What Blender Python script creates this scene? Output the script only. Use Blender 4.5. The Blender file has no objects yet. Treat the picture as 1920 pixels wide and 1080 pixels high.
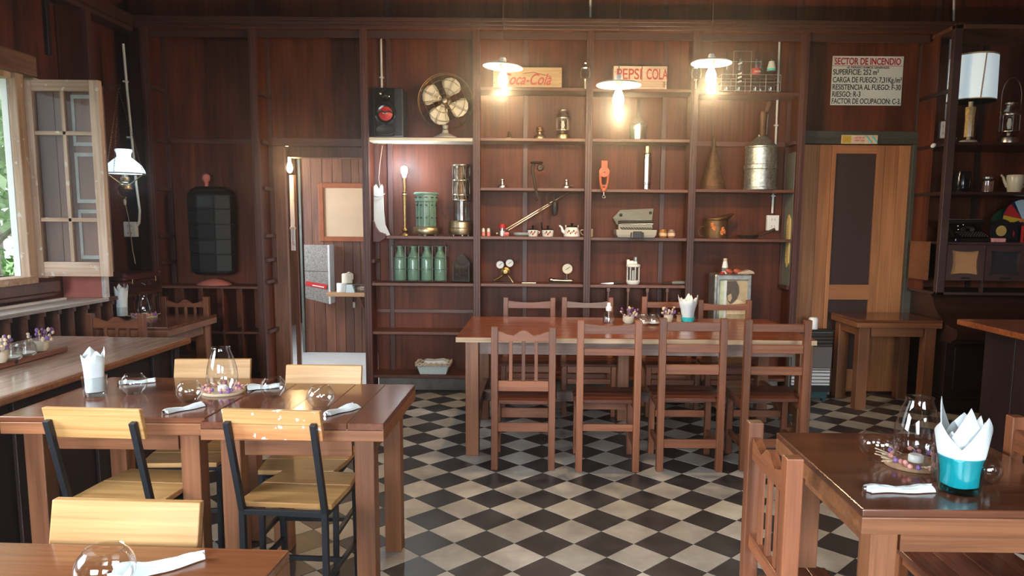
import bpy, math, random
from mathutils import Vector, Matrix
random.seed(7)
PI = math.pi
scn = bpy.context.scene
COL = scn.collection

# ------------------------------------------------------------------ camera
CAM_H, FPX, CX, CY = 1.5, 1368.0, 1014.0, 588.0
PITCH, ROLL, YAW = .1208, .0088, -.0038
_B = Matrix(((1, 0, 0), (0, 0, -1), (0, 1, 0)))
_P = Matrix(((1, 0, 0), (0, math.cos(PITCH), -math.sin(PITCH)), (0, math.sin(PITCH), math.cos(PITCH))))
_R = Matrix(((math.cos(ROLL), -math.sin(ROLL), 0), (math.sin(ROLL), math.cos(ROLL), 0), (0, 0, 1)))
_Y = Matrix(((math.cos(YAW), -math.sin(YAW), 0), (math.sin(YAW), math.cos(YAW), 0), (0, 0, 1)))
CM = _R @ _P @ _B @ _Y                      # world -> camera (x right, y down, z forward)
cd = bpy.data.cameras.new('camera')
cam = bpy.data.objects.new('camera', cd)
COL.objects.link(cam)
cd.sensor_fit = 'HORIZONTAL'
cd.sensor_width = 36.0
cd.lens = FPX / 1920 * 36
cd.shift_x = -(CX - 960) / 1920
cd.shift_y = (CY - 540) / 1920
cd.clip_start = .05
m3 = Matrix((CM[0], -Vector(CM[1]), -Vector(CM[2]))).transposed()
cam.matrix_world = Matrix.Translation((0, 0, CAM_H)) @ m3.to_4x4()
scn.camera = cam


def ray(u, v):
    return CM.transposed() @ Vector(((u - CX) / FPX, (v - CY) / FPX, 1))


def at(u, v, Y):                            # point of the photo at a known depth
    d = ray(u, v); t = Y / d.y
    return Vector((t * d.x, Y, CAM_H + t * d.z))


def fl(u, v, z=0.0):                        # point of the photo at a known height
    d = ray(u, v); t = (z - CAM_H) / d.z
    return Vector((t * d.x, t * d.y, z))


# ------------------------------------------------------------------ sky, daylight, exposure
wd = bpy.data.worlds.new('sky'); scn.world = wd; wd.use_nodes = True
bg = wd.node_tree.nodes['Background']
bg.inputs[0].default_value = (.86, .95, 1.0, 1)
bg.inputs[1].default_value = 3.4
vs = scn.view_settings
vs.view_transform = 'Standard'; vs.look = 'None'; vs.gamma = 1.0; vs.use_curve_mapping = False
vs.exposure = 0.0
scn.cycles.max_bounces = 10
scn.cycles.transparent_max_bounces = 16
scn.cycles.sample_clamp_indirect = 6.0


def area(name, loc, rot, sx, sy, power, col, portal=False, spread=PI):
    l = bpy.data.lights.new(name, 'AREA'); l.shape = 'RECTANGLE'
    l.size = sx; l.size_y = sy; l.energy = power; l.color = col; l.spread = spread
    if portal: l.cycles.is_portal = True
    o = bpy.data.objects.new(name, l); COL.objects.link(o)
    o.location = loc; o.rotation_euler = rot
    return o


DAY = (.84, .93, 1.0)
# windows of the room: two in the wall behind the photographer, two along the left wall; sky light falls in slanting down
area('daylight_rear_window_a', (-1.5, -2.38, 1.75), (PI / 2 - .60, 0, 0), 2.0, 1.5, 165, DAY, spread=1.55)
area('daylight_rear_window_b', (1.6, -2.38, 1.75), (PI / 2 - .60, 0, 0), 2.0, 1.5, 118, DAY, spread=1.55)
area('daylight_left_window', (-3.6, 1.55, 1.8), (0, -PI / 2 + .50, 0), 1.35, 1.7, 120, DAY, spread=1.8)
area('daylight_visible_window', (-3.76, 4.15, 1.785), (0, -PI / 2, 0), 1.33, 1.62, 0, DAY, portal=True)
area('daylight_far_room', (-3.64, 7.5, 1.7), (0, -PI / 2, 0), 1.2, .9, 75, DAY)


def point(name, loc, power, col, r=.03):
    l = bpy.data.lights.new(name, 'POINT'); l.energy = power; l.color = col; l.shadow_soft_size = r
    o = bpy.data.objects.new(name, l); COL.objects.link(o); o.location = loc
    return o


# ------------------------------------------------------------------ mesh helper
class MB:
    def __init__(s, smooth=False):
        s.v = []; s.f = []; s.sm = smooth; s.mi = []; s.cur = 0

    def add(s, vs, fs):
        b = len(s.v); s.v += [tuple(p) for p in vs]
        for f in fs: s.f.append([b + i for i in f]); s.mi.append(s.cur)
        return s

    def box(s, x0, x1, y0, y1, z0, z1):
        if x0 > x1: x0, x1 = x1, x0
        if y0 > y1: y0, y1 = y1, y0
        if z0 > z1: z0, z1 = z1, z0
        return s.add([(x0, y0, z0), (x1, y0, z0), (x1, y1, z0), (x0, y1, z0), (x0, y0, z1), (x1, y0, z1), (x1, y1, z1), (x0, y1, z1)],
                     [(0, 3, 2, 1), (4, 5, 6, 7), (0, 1, 5, 4), (1, 2, 6, 5), (2, 3, 7, 6), (3, 0, 4, 7)])

    def cbox(s, c, w, d, h):                 # centred in x,y; z from c.z up
        return s.box(c[0] - w / 2, c[0] + w / 2, c[1] - d / 2, c[1] + d / 2, c[2], c[2] + h)

    def bar(s, p, q, w, h, up=(0, 0, 1)):    # rectangular bar; w across, h along "up"
        p = Vector(p); q = Vector(q); t = (q - p).normalized(); up = Vector(up)
        a = t.cross(up)
        if a.length < 1e-4: a = t.cross(Vector((0, 1, 0)))
        a.normalize(); b = a.cross(t).normalized()
        vs = [c + a * (i * w / 2) + b * (j * h / 2) for c in (p, q) for i, j in ((-1, -1), (1, -1), (1, 1), (-1, 1))]
        return s.add(vs, [(0, 1, 2, 3), (7, 6, 5, 4), (0, 4, 5, 1), (1, 5, 6, 2), (2, 6, 7, 3), (3, 7, 4, 0)])

    def ring_frames(s, pts, closed):
        n = len(pts); T = []
        for i in range(n):
            a = pts[(i - 1) % n] if (closed or i > 0) else pts[i]
            b = pts[(i + 1) % n] if (closed or i < n - 1) else pts[i]
            T.append((b - a).normalized())
        ref = Vector((0, 0, 1)) if abs(T[0].z) < .9 else Vector((1, 0, 0))
        N = [(ref - T[0] * ref.dot(T[0])).normalized()]
        for i in range(1, n):
            v = N[-1] - T[i] * N[-1].dot(T[i])
            N.append(v.normalized() if v.length > 1e-6 else N[-1])
        return T, N

    def tube(s, pts, r, n=8, closed=False, caps=True):
        pts = [Vector(p) for p in pts]; T, N = s.ring_frames(pts, closed)
        R = r if isinstance(r, (list, tuple)) else [r] * len(pts)
        b = len(s.v); m = len(pts)
        for i, p in enumerate(pts):
            B = T[i].cross(N[i])
            for k in range(n):
                a = 2 * PI * k / n
                s.v.append(tuple(p + (N[i] * math.cos(a) + B * math.sin(a)) * R[i]))
        for i in range(m if closed else m - 1):
            j = (i + 1) % m
            for k in range(n):
                l = (k + 1) % n
                s.f.append([b + i * n + k, b + i * n + l, b + j * n + l, b + j * n + k]); s.mi.append(s.cur)
        if caps and not closed:
            s.f.append([b + k for k in range(n)][::-1]); s.mi.append(s.cur)
            s.f.append([b + (m - 1) * n + k for k in range(n)]); s.mi.append(s.cur)
        return s

    def cyl(s, p, q, r0, r1=None, n=16):
        return s.tube([p, q], [r0, r0 if r1 is None else r1], n)

    def lathe(s, prof, c=(0, 0, 0), n=24, axis='z', sx=1, sy=1, open_=False):
        b = len(s.v); m = len(prof)
        for r, h in prof:
            for k in range(n):
                a = 2 * PI * k / n; x, y = r * math.cos(a) * sx, r * math.sin(a) * sy
                p = (x, y, h) if axis == 'z' else ((x, -h, y) if axis == 'y' else (h, x, y))
                s.v.append((c[0] + p[0], c[1] + p[1], c[2] + p[2]))
        for i in range(m - 1):
            for k in range(n):
                l = (k + 1) % n
                s.f.append([b + i * n + k, b + i * n + l, b + (i + 1) * n + l, b + (i + 1) * n + k]); s.mi.append(s.cur)
        if open_: return s
        if prof[0][0] > 1e-5: s.f.append([b + k for k in range(n)][::-1]); s.mi.append(s.cur)
        if prof[-1][0] > 1e-5 and abs(prof[0][0] - prof[-1][0]) + abs(prof[0][1] - prof[-1][1]) > 1e-6:
            s.f.append([b + (m - 1) * n + k for k in range(n)]); s.mi.append(s.cur)
        return s

    def sphere(s, c, r, sx=1, sy=1, sz=1, n=16, m=10):
        return s.lathe([(max(1e-6, r * math.sin(PI * i / m)), -r * sz * math.cos(PI * i / m)) for i in range(m + 1)], c, n, sx=sx, sy=sy)

    def prism(s, poly, d0, d1, plane='xz'):  # polygon extruded along the third axis
        def P(a, b, d):
            return {'xz': (a, d, b), 'yz': (d, a, b), 'xy': (a, b, d)}[plane]
        n = len(poly)
        vs = [P(a, b, d0) for a, b in poly] + [P(a, b, d1) for a, b in poly]
        fs = [list(range(n)), list(range(2 * n - 1, n - 1, -1))]
        fs += [[i, n + i, n + (i + 1) % n, (i + 1) % n] for i in range(n)]
        return s.add(vs, fs)

    def frame(s, outer, inner, d0, d1, plane='xz'):   # ring between two loops of equal length
        def P(a, b, d):
            return {'xz': (a, d, b), 'yz': (d, a, b), 'xy': (a, b, d)}[plane]
        n = len(outer); b = len(s.v)
        for d in (d0, d1):
            for L in (outer, inner): s.v += [P(x, y, d) for x, y in L]
        for i in range(n):
            j = (i + 1) % n; o0, i0, o1, i1 = b, b + n, b + 2 * n, b + 3 * n
            for f in ([o0 + i, o0 + j, i0 + j, i0 + i], [o1 + j, o1 + i, i1 + i, i1 + j], [o0 + j, o0 + i, o1 + i, o1 + j], [i0 + i, i0 + j, i1 + j, i1 + i]):
                s.f.append(f); s.mi.append(s.cur)
        return s

    def rot(s, deg, axis='Z', c=(0, 0, 0)):
        M = Matrix.Translation(c) @ Matrix.Rotation(math.radians(deg), 4, axis) @ Matrix.Translation(-Vector(c))
        s.v = [tuple(M @ Vector(p)) for p in s.v]; return s

    def mesh(s, name, mats):
        me = bpy.data.meshes.new(name); me.from_pydata(s.v, [], s.f)
        for m in (mats if isinstance(mats, (list, tuple)) else [mats]): me.materials.append(m)
        for p, i in zip(me.polygons, s.mi): p.material_index = i
        import bmesh as _bm
        b = _bm.new(); b.from_mesh(me); _bm.ops.recalc_face_normals(b, faces=b.faces); b.to_mesh(me); b.free()
        if s.sm:
            for p in me.polygons: p.use_smooth = True
        return me


def tag(o, label=None, cat=None, group=None, kind=None):
    if label: o['label'] = label
    if cat: o['category'] = cat
    if group: o['group'] = group
    if kind: o['kind'] = kind
    return o


def obj(name, mb, mats, parent=None, bevel=0, loc=None, angle=None):
    me = mb if isinstance(mb, bpy.types.Mesh) else mb.mesh(name, mats)
    o = bpy.data.objects.new(name, me); COL.objects.link(o)
    if parent: o.parent = parent
    if loc: o.location = loc
    if bevel:
        b = o.modifiers.new('edge', 'BEVEL'); b.width = bevel; b.segments = 2; b.limit_method = 'ANGLE'; b.angle_limit = .7
    if not isinstance(mb, bpy.types.Mesh) and mb.sm:
        for p in me.polygons: p.use_smooth = True
        try: me.set_sharp_from_angle(angle=math.radians(angle or 38))
        except Exception: pass
    return o


def thing(name, label, cat, loc=(0, 0, 0), rz=0, group=None, kind=None):
    o = bpy.data.objects.new(name, None); COL.objects.link(o)
    o.location = loc; o.rotation_euler = (0, 0, math.radians(rz)); o.empty_display_size = .1
    return tag(o, label, cat, group, kind)


def one(name, mb, mats, label, cat, loc=(0, 0, 0), rz=0, group=None, bevel=0):
    o = obj(name, mb, mats, None, bevel); o.location = loc; o.rotation_euler = (0, 0, math.radians(rz))
    return tag(o, label, cat, group)


def dup(root, loc, rz, label=None, group=None):
    def cp(o, par):
        c = o.copy(); COL.objects.link(c); c.parent = par
        for ch in kids.get(o.name, []): cp(ch, c)
        return c
    kids = {}
    for o in list(bpy.data.objects):
        if o.parent: kids.setdefault(o.parent.name, []).append(o)
    r = cp(root, None); r.location = loc; r.rotation_euler = (0, 0, math.radians(rz))
    if label: r['label'] = label
    if group: r['group'] = group
    return r


def text_mesh(body, size, sx=1.0, shear=0, depth=.0008, align='LEFT', bold=0):
    c = bpy.data.curves.new('lettering', 'FONT'); c.body = body; c.size = size; c.shear = shear; c.extrude = depth; c.offset = bold * size
    c.align_x = align
    o = bpy.data.objects.new('lettering_source', c); COL.objects.link(o)
    dg = bpy.context.evaluated_depsgraph_get(); dg.update()
    me = bpy.data.meshes.new_from_object(o.evaluated_get(dg))
    bpy.data.objects.remove(o)
    M = Matrix(((sx, 0, 0), (0, 0, -1), (0, 1, 0))).to_4x4()    # text x -> X, text y -> Z, facing -Y
    me.transform(M)
    return me


def text(body, size, loc, mat, parent, sx=1.0, shear=0, name='lettering', align='LEFT', width=None, rz=0, rx=0, bold=.012):
    me = text_mesh(body, size, sx, shear, align=align, bold=bold)
    if width:
        xs = [v.co.x for v in me.vertices]; k = width / (max(xs) - min(xs))
        for v in me.vertices: v.co.x *= k
    me.materials.clear(); me.materials.append(mat)
    o = bpy.data.objects.new(name, me); COL.objects.link(o); o.parent = parent; o.location = loc
    o.rotation_euler = (rx, 0, rz)
    return o


# ------------------------------------------------------------------ materials
def mat_base(name):
    m = bpy.data.materials.new(name); m.use_nodes = True
    return m, m.node_tree, m.node_tree.nodes['Principled BSDF']


def N(nt, t, **k):
    n = nt.nodes.new(t)
    for a, b in k.items(): setattr(n, a, b)
    return n


def plain(name, col, rough=.5, metal=0, spec=.5, noise=0, scale=30, bump=0, emit=0, emit_col=None, trans=0, ior=1.45, alpha=1, coat=0, sss=0):
    m, nt, p = mat_base(name)
    p.inputs['Base Color'].default_value = (*col, 1)
    p.inputs['Roughness'].default_value = rough
    p.inputs['Metallic'].default_value = metal
    p.inputs['Specular IOR Level'].default_value = spec
    p.inputs['Transmission Weight'].default_value = trans
    p.inputs['IOR'].default_value = ior
    p.inputs['Alpha'].default_value = alpha
    p.inputs['Coat Weight'].default_value = coat
    if emit:
        p.inputs['Emission Color'].default_value = (*(emit_col or col), 1)
        p.inputs['Emission Strength'].default_value = emit
    if noise or bump:
        tc = N(nt, 'ShaderNodeTexCoord'); nz = N(nt, 'ShaderNodeTexNoise')
        nz.inputs['Scale'].default_value = scale; nz.inputs['Detail'].default_value = 5
        nt.links.new(tc.outputs['Object'], nz.inputs['Vector'])
        if noise:
            r = N(nt, 'ShaderNodeValToRGB')
            r.color_ramp.elements[0].position = .3; r.color_ramp.elements[1].position = .7
            r.color_ramp.elements[0].color = (*[c * (1 - noise) for c in col], 1)
            r.color_ramp.elements[1].color = (*[min(1, c * (1 + noise)) for c in col], 1)
            nt.links.new(nz.outputs['Fac'], r.inputs['Fac']); nt.links.new(r.outputs['Color'], p.inputs['Base Color'])
        if bump:
            b = N(nt, 'ShaderNodeBump'); b.inputs['Strength'].default_value = bump; b.inputs['Distance'].default_value = .004
            nt.links.new(nz.outputs['Fac'], b.inputs['Height']); nt.links.new(b.outputs['Normal'], p.inputs['Normal'])
    return m


def wood(name, dark, light, axis='z', scale=1.0, rough=.45, stretch=14, mottle=.5, spec=.5, bump=.12, coat=0, vary=.25, wear=None):
    """grain along the given object axis; a second slow noise mottles it; each object gets its own offset"""
    m, nt, p = mat_base(name)
    tc = N(nt, 'ShaderNodeTexCoord'); oi = N(nt, 'ShaderNodeObjectInfo')
    mul = N(nt, 'ShaderNodeVectorMath', operation='SCALE'); mul.inputs[0].default_value = (7.3, 3.1, 5.7)
    nt.links.new(oi.outputs['Random'], mul.inputs['Scale'])
    ad = N(nt, 'ShaderNodeVectorMath', operation='ADD')
    nt.links.new(tc.outputs['Object'], ad.inputs[0]); nt.links.new(mul.outputs[0], ad.inputs[1])
    mp = N(nt, 'ShaderNodeMapping')
    s = [stretch * 3 * scale] * 3; s['xyz'.index(axis)] = 1.6 * scale
    mp.inputs['Scale'].default_value = s
    nt.links.new(ad.outputs[0], mp.inputs['Vector'])
    n1 = N(nt, 'ShaderNodeTexNoise'); n1.inputs['Scale'].default_value = 1; n1.inputs['Detail'].default_value = 6; n1.inputs['Roughness'].default_value = .62
    n1.inputs['Distortion'].default_value = .7
    nt.links.new(mp.outputs[0], n1.inputs['Vector'])
    mp2 = N(nt, 'ShaderNodeMapping'); s2 = [5 * scale] * 3; s2['xyz'.index(axis)] = 1.2 * scale
    mp2.inputs['Scale'].default_value = s2; nt.links.new(ad.outputs[0], mp2.inputs['Vector'])
    n2 = N(nt, 'ShaderNodeTexNoise'); n2.inputs['Scale'].default_value = 1; n2.inputs['Detail'].default_value = 3
    nt.links.new(mp2.outputs[0], n2.inputs['Vector'])
    mx = N(nt, 'ShaderNodeMix', data_type='FLOAT'); mx.inputs[0].default_value = mottle
    nt.links.new(n1.outputs['Fac'], mx.inputs[2]); nt.links.new(n2.outputs['Fac'], mx.inputs[3])
    r = N(nt, 'ShaderNodeValToRGB'); e = r.color_ramp.elements
    e[0].position = .38; e[1].position = .62; e[0].color = (*dark, 1); e[1].color = (*light, 1)
    nt.links.new(mx.outputs[0], r.inputs['Fac'])
    hv = N(nt, 'ShaderNodeHueSaturation')
    mr = N(nt, 'ShaderNodeMapRange'); mr.inputs['To Min'].default_value = 1 - vary; mr.inputs['To Max'].default_value = 1 + vary
    nt.links.new(oi.outputs['Random'], mr.inputs['Value']); nt.links.new(mr.outputs[0], hv.inputs['Value'])
    nt.links.new(r.outputs['Color'], hv.inputs['Color'])
    out = hv.outputs['Color']
    if wear:                                  # pale scuffs and paint flecks
        n3 = N(nt, 'ShaderNodeTexNoise'); n3.inputs['Scale'].default_value = wear[1]; n3.inputs['Detail'].default_value = 4
        nt.links.new(ad.outputs[0], n3.inputs['Vector'])
        r3 = N(nt, 'ShaderNodeValToRGB'); r3.color_ramp.elements[0].position = wear[2]; r3.color_ramp.elements[1].position = wear[2] + .04
        nt.links.new(n3.outputs['Fac'], r3.inputs['Fac'])
        mc = N(nt, 'ShaderNodeMix', data_type='RGBA'); nt.links.new(r3.outputs['Color'], mc.inputs[0])
        nt.links.new(out, mc.inputs[6]); mc.inputs[7].default_value = (*wear[0], 1); out = mc.outputs[2]
    nt.links.new(out, p.inputs['Base Color'])
    p.inputs['Roughness'].default_value = rough; p.inputs['Specular IOR Level'].default_value = spec
    p.inputs['Coat Weight'].default_value = coat; p.inputs['Coat Roughness'].default_value = .12
    if bump:
        b = N(nt, 'ShaderNodeBump'); b.inputs['Strength'].default_value = bump; b.inputs['Distance'].default_value = .003
        nt.links.new(n1.outputs['Fac'], b.inputs['Height']); nt.links.new(b.outputs['Normal'], p.inputs['Normal'])
    return m


def thin_glass(name, tint, rough=.01, base=.075, gain=.95):
    """single thin sheet of glass: clear through, mirror-like towards grazing angles"""
    m = bpy.data.materials.new(name); m.use_nodes = True; nt = m.node_tree; nt.nodes.clear()
    out = N(nt, 'ShaderNodeOutputMaterial'); g = N(nt, 'ShaderNodeNewGeometry')
    d = N(nt, 'ShaderNodeVectorMath', operation='DOT_PRODUCT')
    nt.links.new(g.outputs['Normal'], d.inputs[0]); nt.links.new(g.outputs['Incoming'], d.inputs[1])
    ab = N(nt, 'ShaderNodeMath', operation='ABSOLUTE'); nt.links.new(d.outputs['Value'], ab.inputs[0])
    su = N(nt, 'ShaderNodeMath', operation='SUBTRACT'); su.inputs[0].default_value = 1; nt.links.new(ab.outputs[0], su.inputs[1])
    po = N(nt, 'ShaderNodeMath', operation='POWER'); nt.links.new(su.outputs[0], po.inputs[0]); po.inputs[1].default_value = 3
    ma = N(nt, 'ShaderNodeMath', operation='MULTIPLY_ADD'); nt.links.new(po.outputs[0], ma.inputs[0]); ma.inputs[1].default_value = gain; ma.inputs[2].default_value = base
    t = N(nt, 'ShaderNodeBsdfTransparent'); t.inputs[0].default_value = (*tint, 1)
    gl = N(nt, 'ShaderNodeBsdfGlossy'); gl.inputs['Roughness'].default_value = rough
    mx = N(nt, 'ShaderNodeMixShader'); nt.links.new(ma.outputs[0], mx.inputs[0]); nt.links.new(t.outputs[0], mx.inputs[1]); nt.links.new(gl.outputs[0], mx.inputs[2])
    nt.links.new(mx.outputs[0], out.inputs['Surface'])
    return m


M = {}
M['ply'] = wood('stained_ply', (.055, .0125, .0055), (.150, .038, .0160), 'z', 1.0, .5, 12, .5, spec=.22, vary=.12)
M['post'] = wood('stained_post', (.055, .018, .013), (.095, .034, .026), 'z', 1.0, .42, 12, .5, spec=.4, vary=.1)
M['shelfx'] = wood('stained_shelf', (.080, .026, .014), (.145, .048, .026), 'x', 1.0, .42, 12, .5, vary=.1)
M['beamx'] = wood('dark_beam', (.038, .014, .010), (.07, .026, .018), 'x', 1.0, .4, 12, .5, vary=.1)
M['beamy'] = wood('dark_beam_side', (.038, .014, .010), (.075, .028, .018), 'y', 1.0, .4, 12, .5, vary=.1)
M['plank'] = wood('red_plank', (.07, .026, .014), (.19, .075, .04), 'z', 1.0, .5, 16, .45, vary=.35)
M['dark'] = wood('near_black_wood', (.010, .004, .004), (.022, .008, .007), 'z', 1.0, .4, 12, .5, vary=.1, bump=.05)
M['darkx'] = wood('near_black_wood_x', (.022, .009, .006), (.045, .017, .011), 'x', 1.0, .32, 12, .5, vary=.1, bump=.05)
M['cab'] = wood('dark_cabinet', (.04, .02, .018), (.065, .034, .030), 'x', 1.0, .4, 12, .5, vary=.1)
M['topx'] = wood('varnished_top', (.075, .024, .011), (.165, .056, .026), 'x', 1.0, .17, 16, .4, spec=.6, coat=.25, vary=.12, bump=.04)
M['topy'] = wood('varnished_top_y', (.075, .024, .011), (.16, .052, .026), 'y', 1.0, .17, 16, .4, spec=.6, coat=.25, vary=.12, bump=.04)
M['longtop'] = wood('long_varnished_top', (.105, .024, .008), (.26, .075, .025), 'x', 1.0, .2, 18, .35, spec=.55, coat=.2, vary=.15, bump=.04)
M['edge'] = wood('table_edge', (.135, .047, .017), (.255, .098, .040), 'x', 1.0, .4, 16, .4, vary=.12)
M['rawedge'] = wood('raw_edge', (.36, .22, .12), (.55, .37, .22), 'x', 1.0, .5, 16, .4, vary=.1)
M['greyx'] = wood('weathered_rail', (.16, .10, .085), (.30, .20, .165), 'x', 1.0, .6, 16, .4, vary=.1)
M['legz'] = wood('table_leg', (.135, .047, .018), (.255, .098, .042), 'z', 1.0, .42, 16, .45, vary=.15)
M['chairz'] = wood('chair_post', (.11, .031, .011), (.245, .080, .031), 'z', 1.0, .38, 16, .45, vary=.3)
M['chairx'] = wood('chair_rail', (.11, .031, .012), (.245, .080, .032), 'x', 1.0, .38, 16, .45, vary=.3)
M['chairg'] = wood('chair_grey_rail', (.15, .095, .08), (.27, .18, .15), 'x', 1.0, .5, 16, .45, vary=.1)
M['seat'] = wood('chair_seat', (.060, .018, .010), (.13, .040, .022), 'x', 1.0, .25, 16, .45, vary=.15)
M['pine'] = wood('pine_board', (.36, .175, .055), (.53, .305, .12), 'x', 1.0, .4, 15, .35, vary=.12, bump=.06)
M['pinespot'] = wood('paint_flecked_pine', (.38, .19, .06), (.54, .32, .13), 'x', 1.0, .42, 15, .35, vary=.08, bump=.06, wear=((.75, .75, .72), 30, .61))
M['pinered'] = wood('red_streaked_pine', (.42, .14, .05), (.60, .30, .12), 'x', 1.0, .4, 15, .35, vary=.08, bump=.06, wear=((.75, .75, .72), 30, .62))
M['shutter'] = wood('weathered_sash', (.30, .17, .10), (.58, .42, .31), 'z', 1.0, .6, 14, .5, vary=.1, wear=((.58, .50, .43), 20, .63))
M['shutterx'] = wood('weathered_sash_x', (.30, .17, .10), (.58, .42, .31), 'x', 1.0, .6, 14, .5, vary=.1, wear=((.58, .50, .43), 20, .63))
M['shutpanel'] = wood('shutter_panel', (.095, .040, .026), (.21, .10, .066), 'z', 1.0, .55, 14, .5, vary=.15)
M['doorz'] = wood('raw_door', (.26, .095, .03), (.46, .19, .07), 'z', 1.0, .5, 16, .45, vary=.15)
M['doorx'] = wood('raw_door_rail', (.30, .105, .035), (.46, .18, .07), 'x', 1.0, .5, 16, .45, vary=.1)
M['counter'] = wood('pale_counter', (.27, .165, .13), (.45, .31, .25), 'y', 1.0, .17, 14, .4, spec=.55, coat=.1, vary=.05, bump=.04)
M['sill'] = wood('daylit_sill', (.5, .46, .45), (.7, .66, .65), 'y', 1.0, .4, 12, .4, vary=.05)  # daylight on the window ledge put into this pale colour
M['tray'] = wood('tray_wood', (.14, .05, .03), (.27, .105, .065), 'y', 1.0, .4, 14, .4, vary=.05)
M['crate1'] = wood('old_crate_yellow', (.30, .20, .10), (.46, .33, .17), 'x', 1.0, .6, 14, .4, vary=.1)
M['crate2'] = wood('old_crate_pale', (.40, .30, .22), (.56, .45, .35), 'x', 1.0, .6, 14, .4, vary=.1)
M['shelfpine'] = wood('small_pine_shelf', (.36, .2, .1), (.52, .32, .17), 'x', 1.0, .5, 14, .4, vary=.05)
M['greenframe'] = wood('green_grey_frame', (.035, .036, .026), (.075, .072, .052), 'x', 1.0, .5, 10, .5, vary=.05)
M['brown_panel'] = plain('flat_brown_panel', (.042, .02, .017), .5, noise=.15, scale=60)
M['white'] = plain('white_paint', (.72, .73, .72), .4)
M['cream'] = plain('cream_paint', (.62, .58, .46), .5, noise=.08, scale=8)
M['paper'] = plain('white_paper', (.62, .67, .69), .8, noise=.03, scale=40)
M['conduit'] = plain('white_conduit', (.62, .64, .62), .4)
M['blackmetal'] = plain('black_steel', (.012, .013, .016), .42, spec=.5, bump=.1, scale=80)
M['black'] = plain('black_plastic', (.01, .01, .011), .45)
M['blackgloss'] = plain('black_gloss', (.008, .008, .009), .12)
M['iron'] = plain('old_iron', (.055, .04, .035), .6, metal=.6, noise=.3, scale=40, bump=.2)
M['rust'] = plain('rusty_tin', (.13, .07, .035), .6, metal=.5, noise=.4, scale=25, bump=.2)
M['chrome'] = plain('chrome', (.75, .74, .72), .24, metal=1)
M['steel'] = plain('dull_steel', (.55, .53, .5), .3, metal=1, noise=.1, scale=30)
M['nickel'] = plain('old_nickel', (.45, .38, .32), .28, metal=1, noise=.25, scale=25)
M['brass'] = plain('brass', (.27, .17, .065), .34, metal=1, noise=.25, scale=25)
M['oldbrass'] = plain('pale_brass', (.42, .33, .20), .36, metal=1, noise=.2, scale=18)
M['galv'] = plain('galvanised', (.42, .44, .40), .42, metal=.85, noise=.45, scale=45, bump=.1)
M['glass'] = thin_glass('clear_glass', (.95, .965, .96), base=.085)
M['pane'] = thin_glass('window_glass', (.95, .97, .97), base=.008, gain=.4)
M['greenglass'] = plain('green_glass', (.20, .37, .28), .1, spec=.8, alpha=.42)
M['aqua'] = thin_glass('aqua_glass', (.30, .80, .83), base=.08)
M['aquasolid'] = plain('aqua_glaze', (.05, .55, .58), .2)
M['milk'] = plain('lit_milk_glass', (.9, .95, .97), .3, emit=1.1, emit_col=(.78, .93, 1.0))
M['enamel'] = plain('white_enamel', (.85, .85, .85), .3)
M['enamelpot'] = plain('enamel_pot', (.76, .78, .76), .25)
M['bulb'] = plain('lit_bulb', (1, 1, 1), .3, emit=26, emit_col=(1, .86, .62))
M['bulbcool'] = plain('lit_cool_bulb', (1, 1, 1), .3, emit=22, emit_col=(.82, .93, 1))
M['bulbsmall'] = plain('lit_warm_bulb', (1, 1, 1), .3, emit=22, emit_col=(1, .80, .55))
M['shade'] = plain('lit_parchment', (.8, .88, .9), .7, noise=.12, scale=30, emit=.46, emit_col=(.72, .90, .96))
M['greenstove'] = plain('green_enamel', (.14, .25, .19), .28, noise=.2, scale=20)
M['red'] = plain('red_paint', (.45, .02, .02), .4)
M['redprint'] = plain('red_print', (.34, .035, .03), .6, noise=.3, scale=60)
M['signred'] = plain('sign_red', (.45, .02, .03), .5)
M['ink'] = plain('black_ink', (.02, .02, .022), .6)
M['sign'] = plain('sign_board', (.66, .72, .68), .5)
M['orange'] = plain('orange_cast', (.42, .11, .05), .5, noise=.2, scale=40)
M['pink'] = plain('pink_paint', (.50, .16, .13), .5, noise=.1, scale=10)
M['pinkplastic'] = plain('pink_plastic', (.70, .22, .18), .4)
M['leather'] = plain('black_leather', (.006, .007, .007), .5, noise=.3, scale=20, bump=.2)
M['leather2'] = plain('worn_highlit_leather', (.020, .020, .020), .45, noise=.3, scale=25, bump=.2)
M['suitcase'] = plain('oxblood_case', (.085, .022, .020), .42, noise=.2, scale=20, bump=.15)
M['grout'] = plain('grout', (.16, .13, .11), .8, noise=.2, scale=30)
M['concrete'] = plain('pale_concrete', (.66, .68, .68), .6, noise=.06, scale=4)
M['baseboard'] = plain('cement_base', (.20, .17, .155), .7, noise=.3, scale=10)
M['wicker'] = plain('wicker', (.46, .36, .28), .8, noise=.3, scale=120, bump=.4)
M['basketblue'] = plain('pale_blue_weave', (.50, .58, .58), .8, noise=.12, scale=120, bump=.3)
M['cord'] = plain('pale_cord', (.45, .38, .30), .7)
M['darkcord'] = plain('dark_cord', (.06, .03, .02), .6)
M['kraft'] = plain('beige_card', (.50, .38, .26), .8, noise=.05, scale=6)
M['frameor'] = plain('orange_frame', (.24, .066, .022), .45, noise=.15, scale=14)
M['terrazzo'] = plain('speckled_sheet', (.19, .175, .16), .6, noise=.5, scale=70)
M['bark'] = plain('bark', (.23, .2, .17), .9, noise=.4, scale=12, bump=.4)
M['slice'] = plain('wood_slice', (.36, .21, .12), .8, noise=.3, scale=30)
M['purple'] = plain('purple_petals', (.20, .11, .30), .8, noise=.3, scale=40)
M['petal'] = plain('cream_petals', (.66, .52, .36), .8, noise=.15, scale=40)
M['pinkpetal'] = plain('pink_petals', (.62, .26, .24), .8, noise=.3, scale=40)
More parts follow.
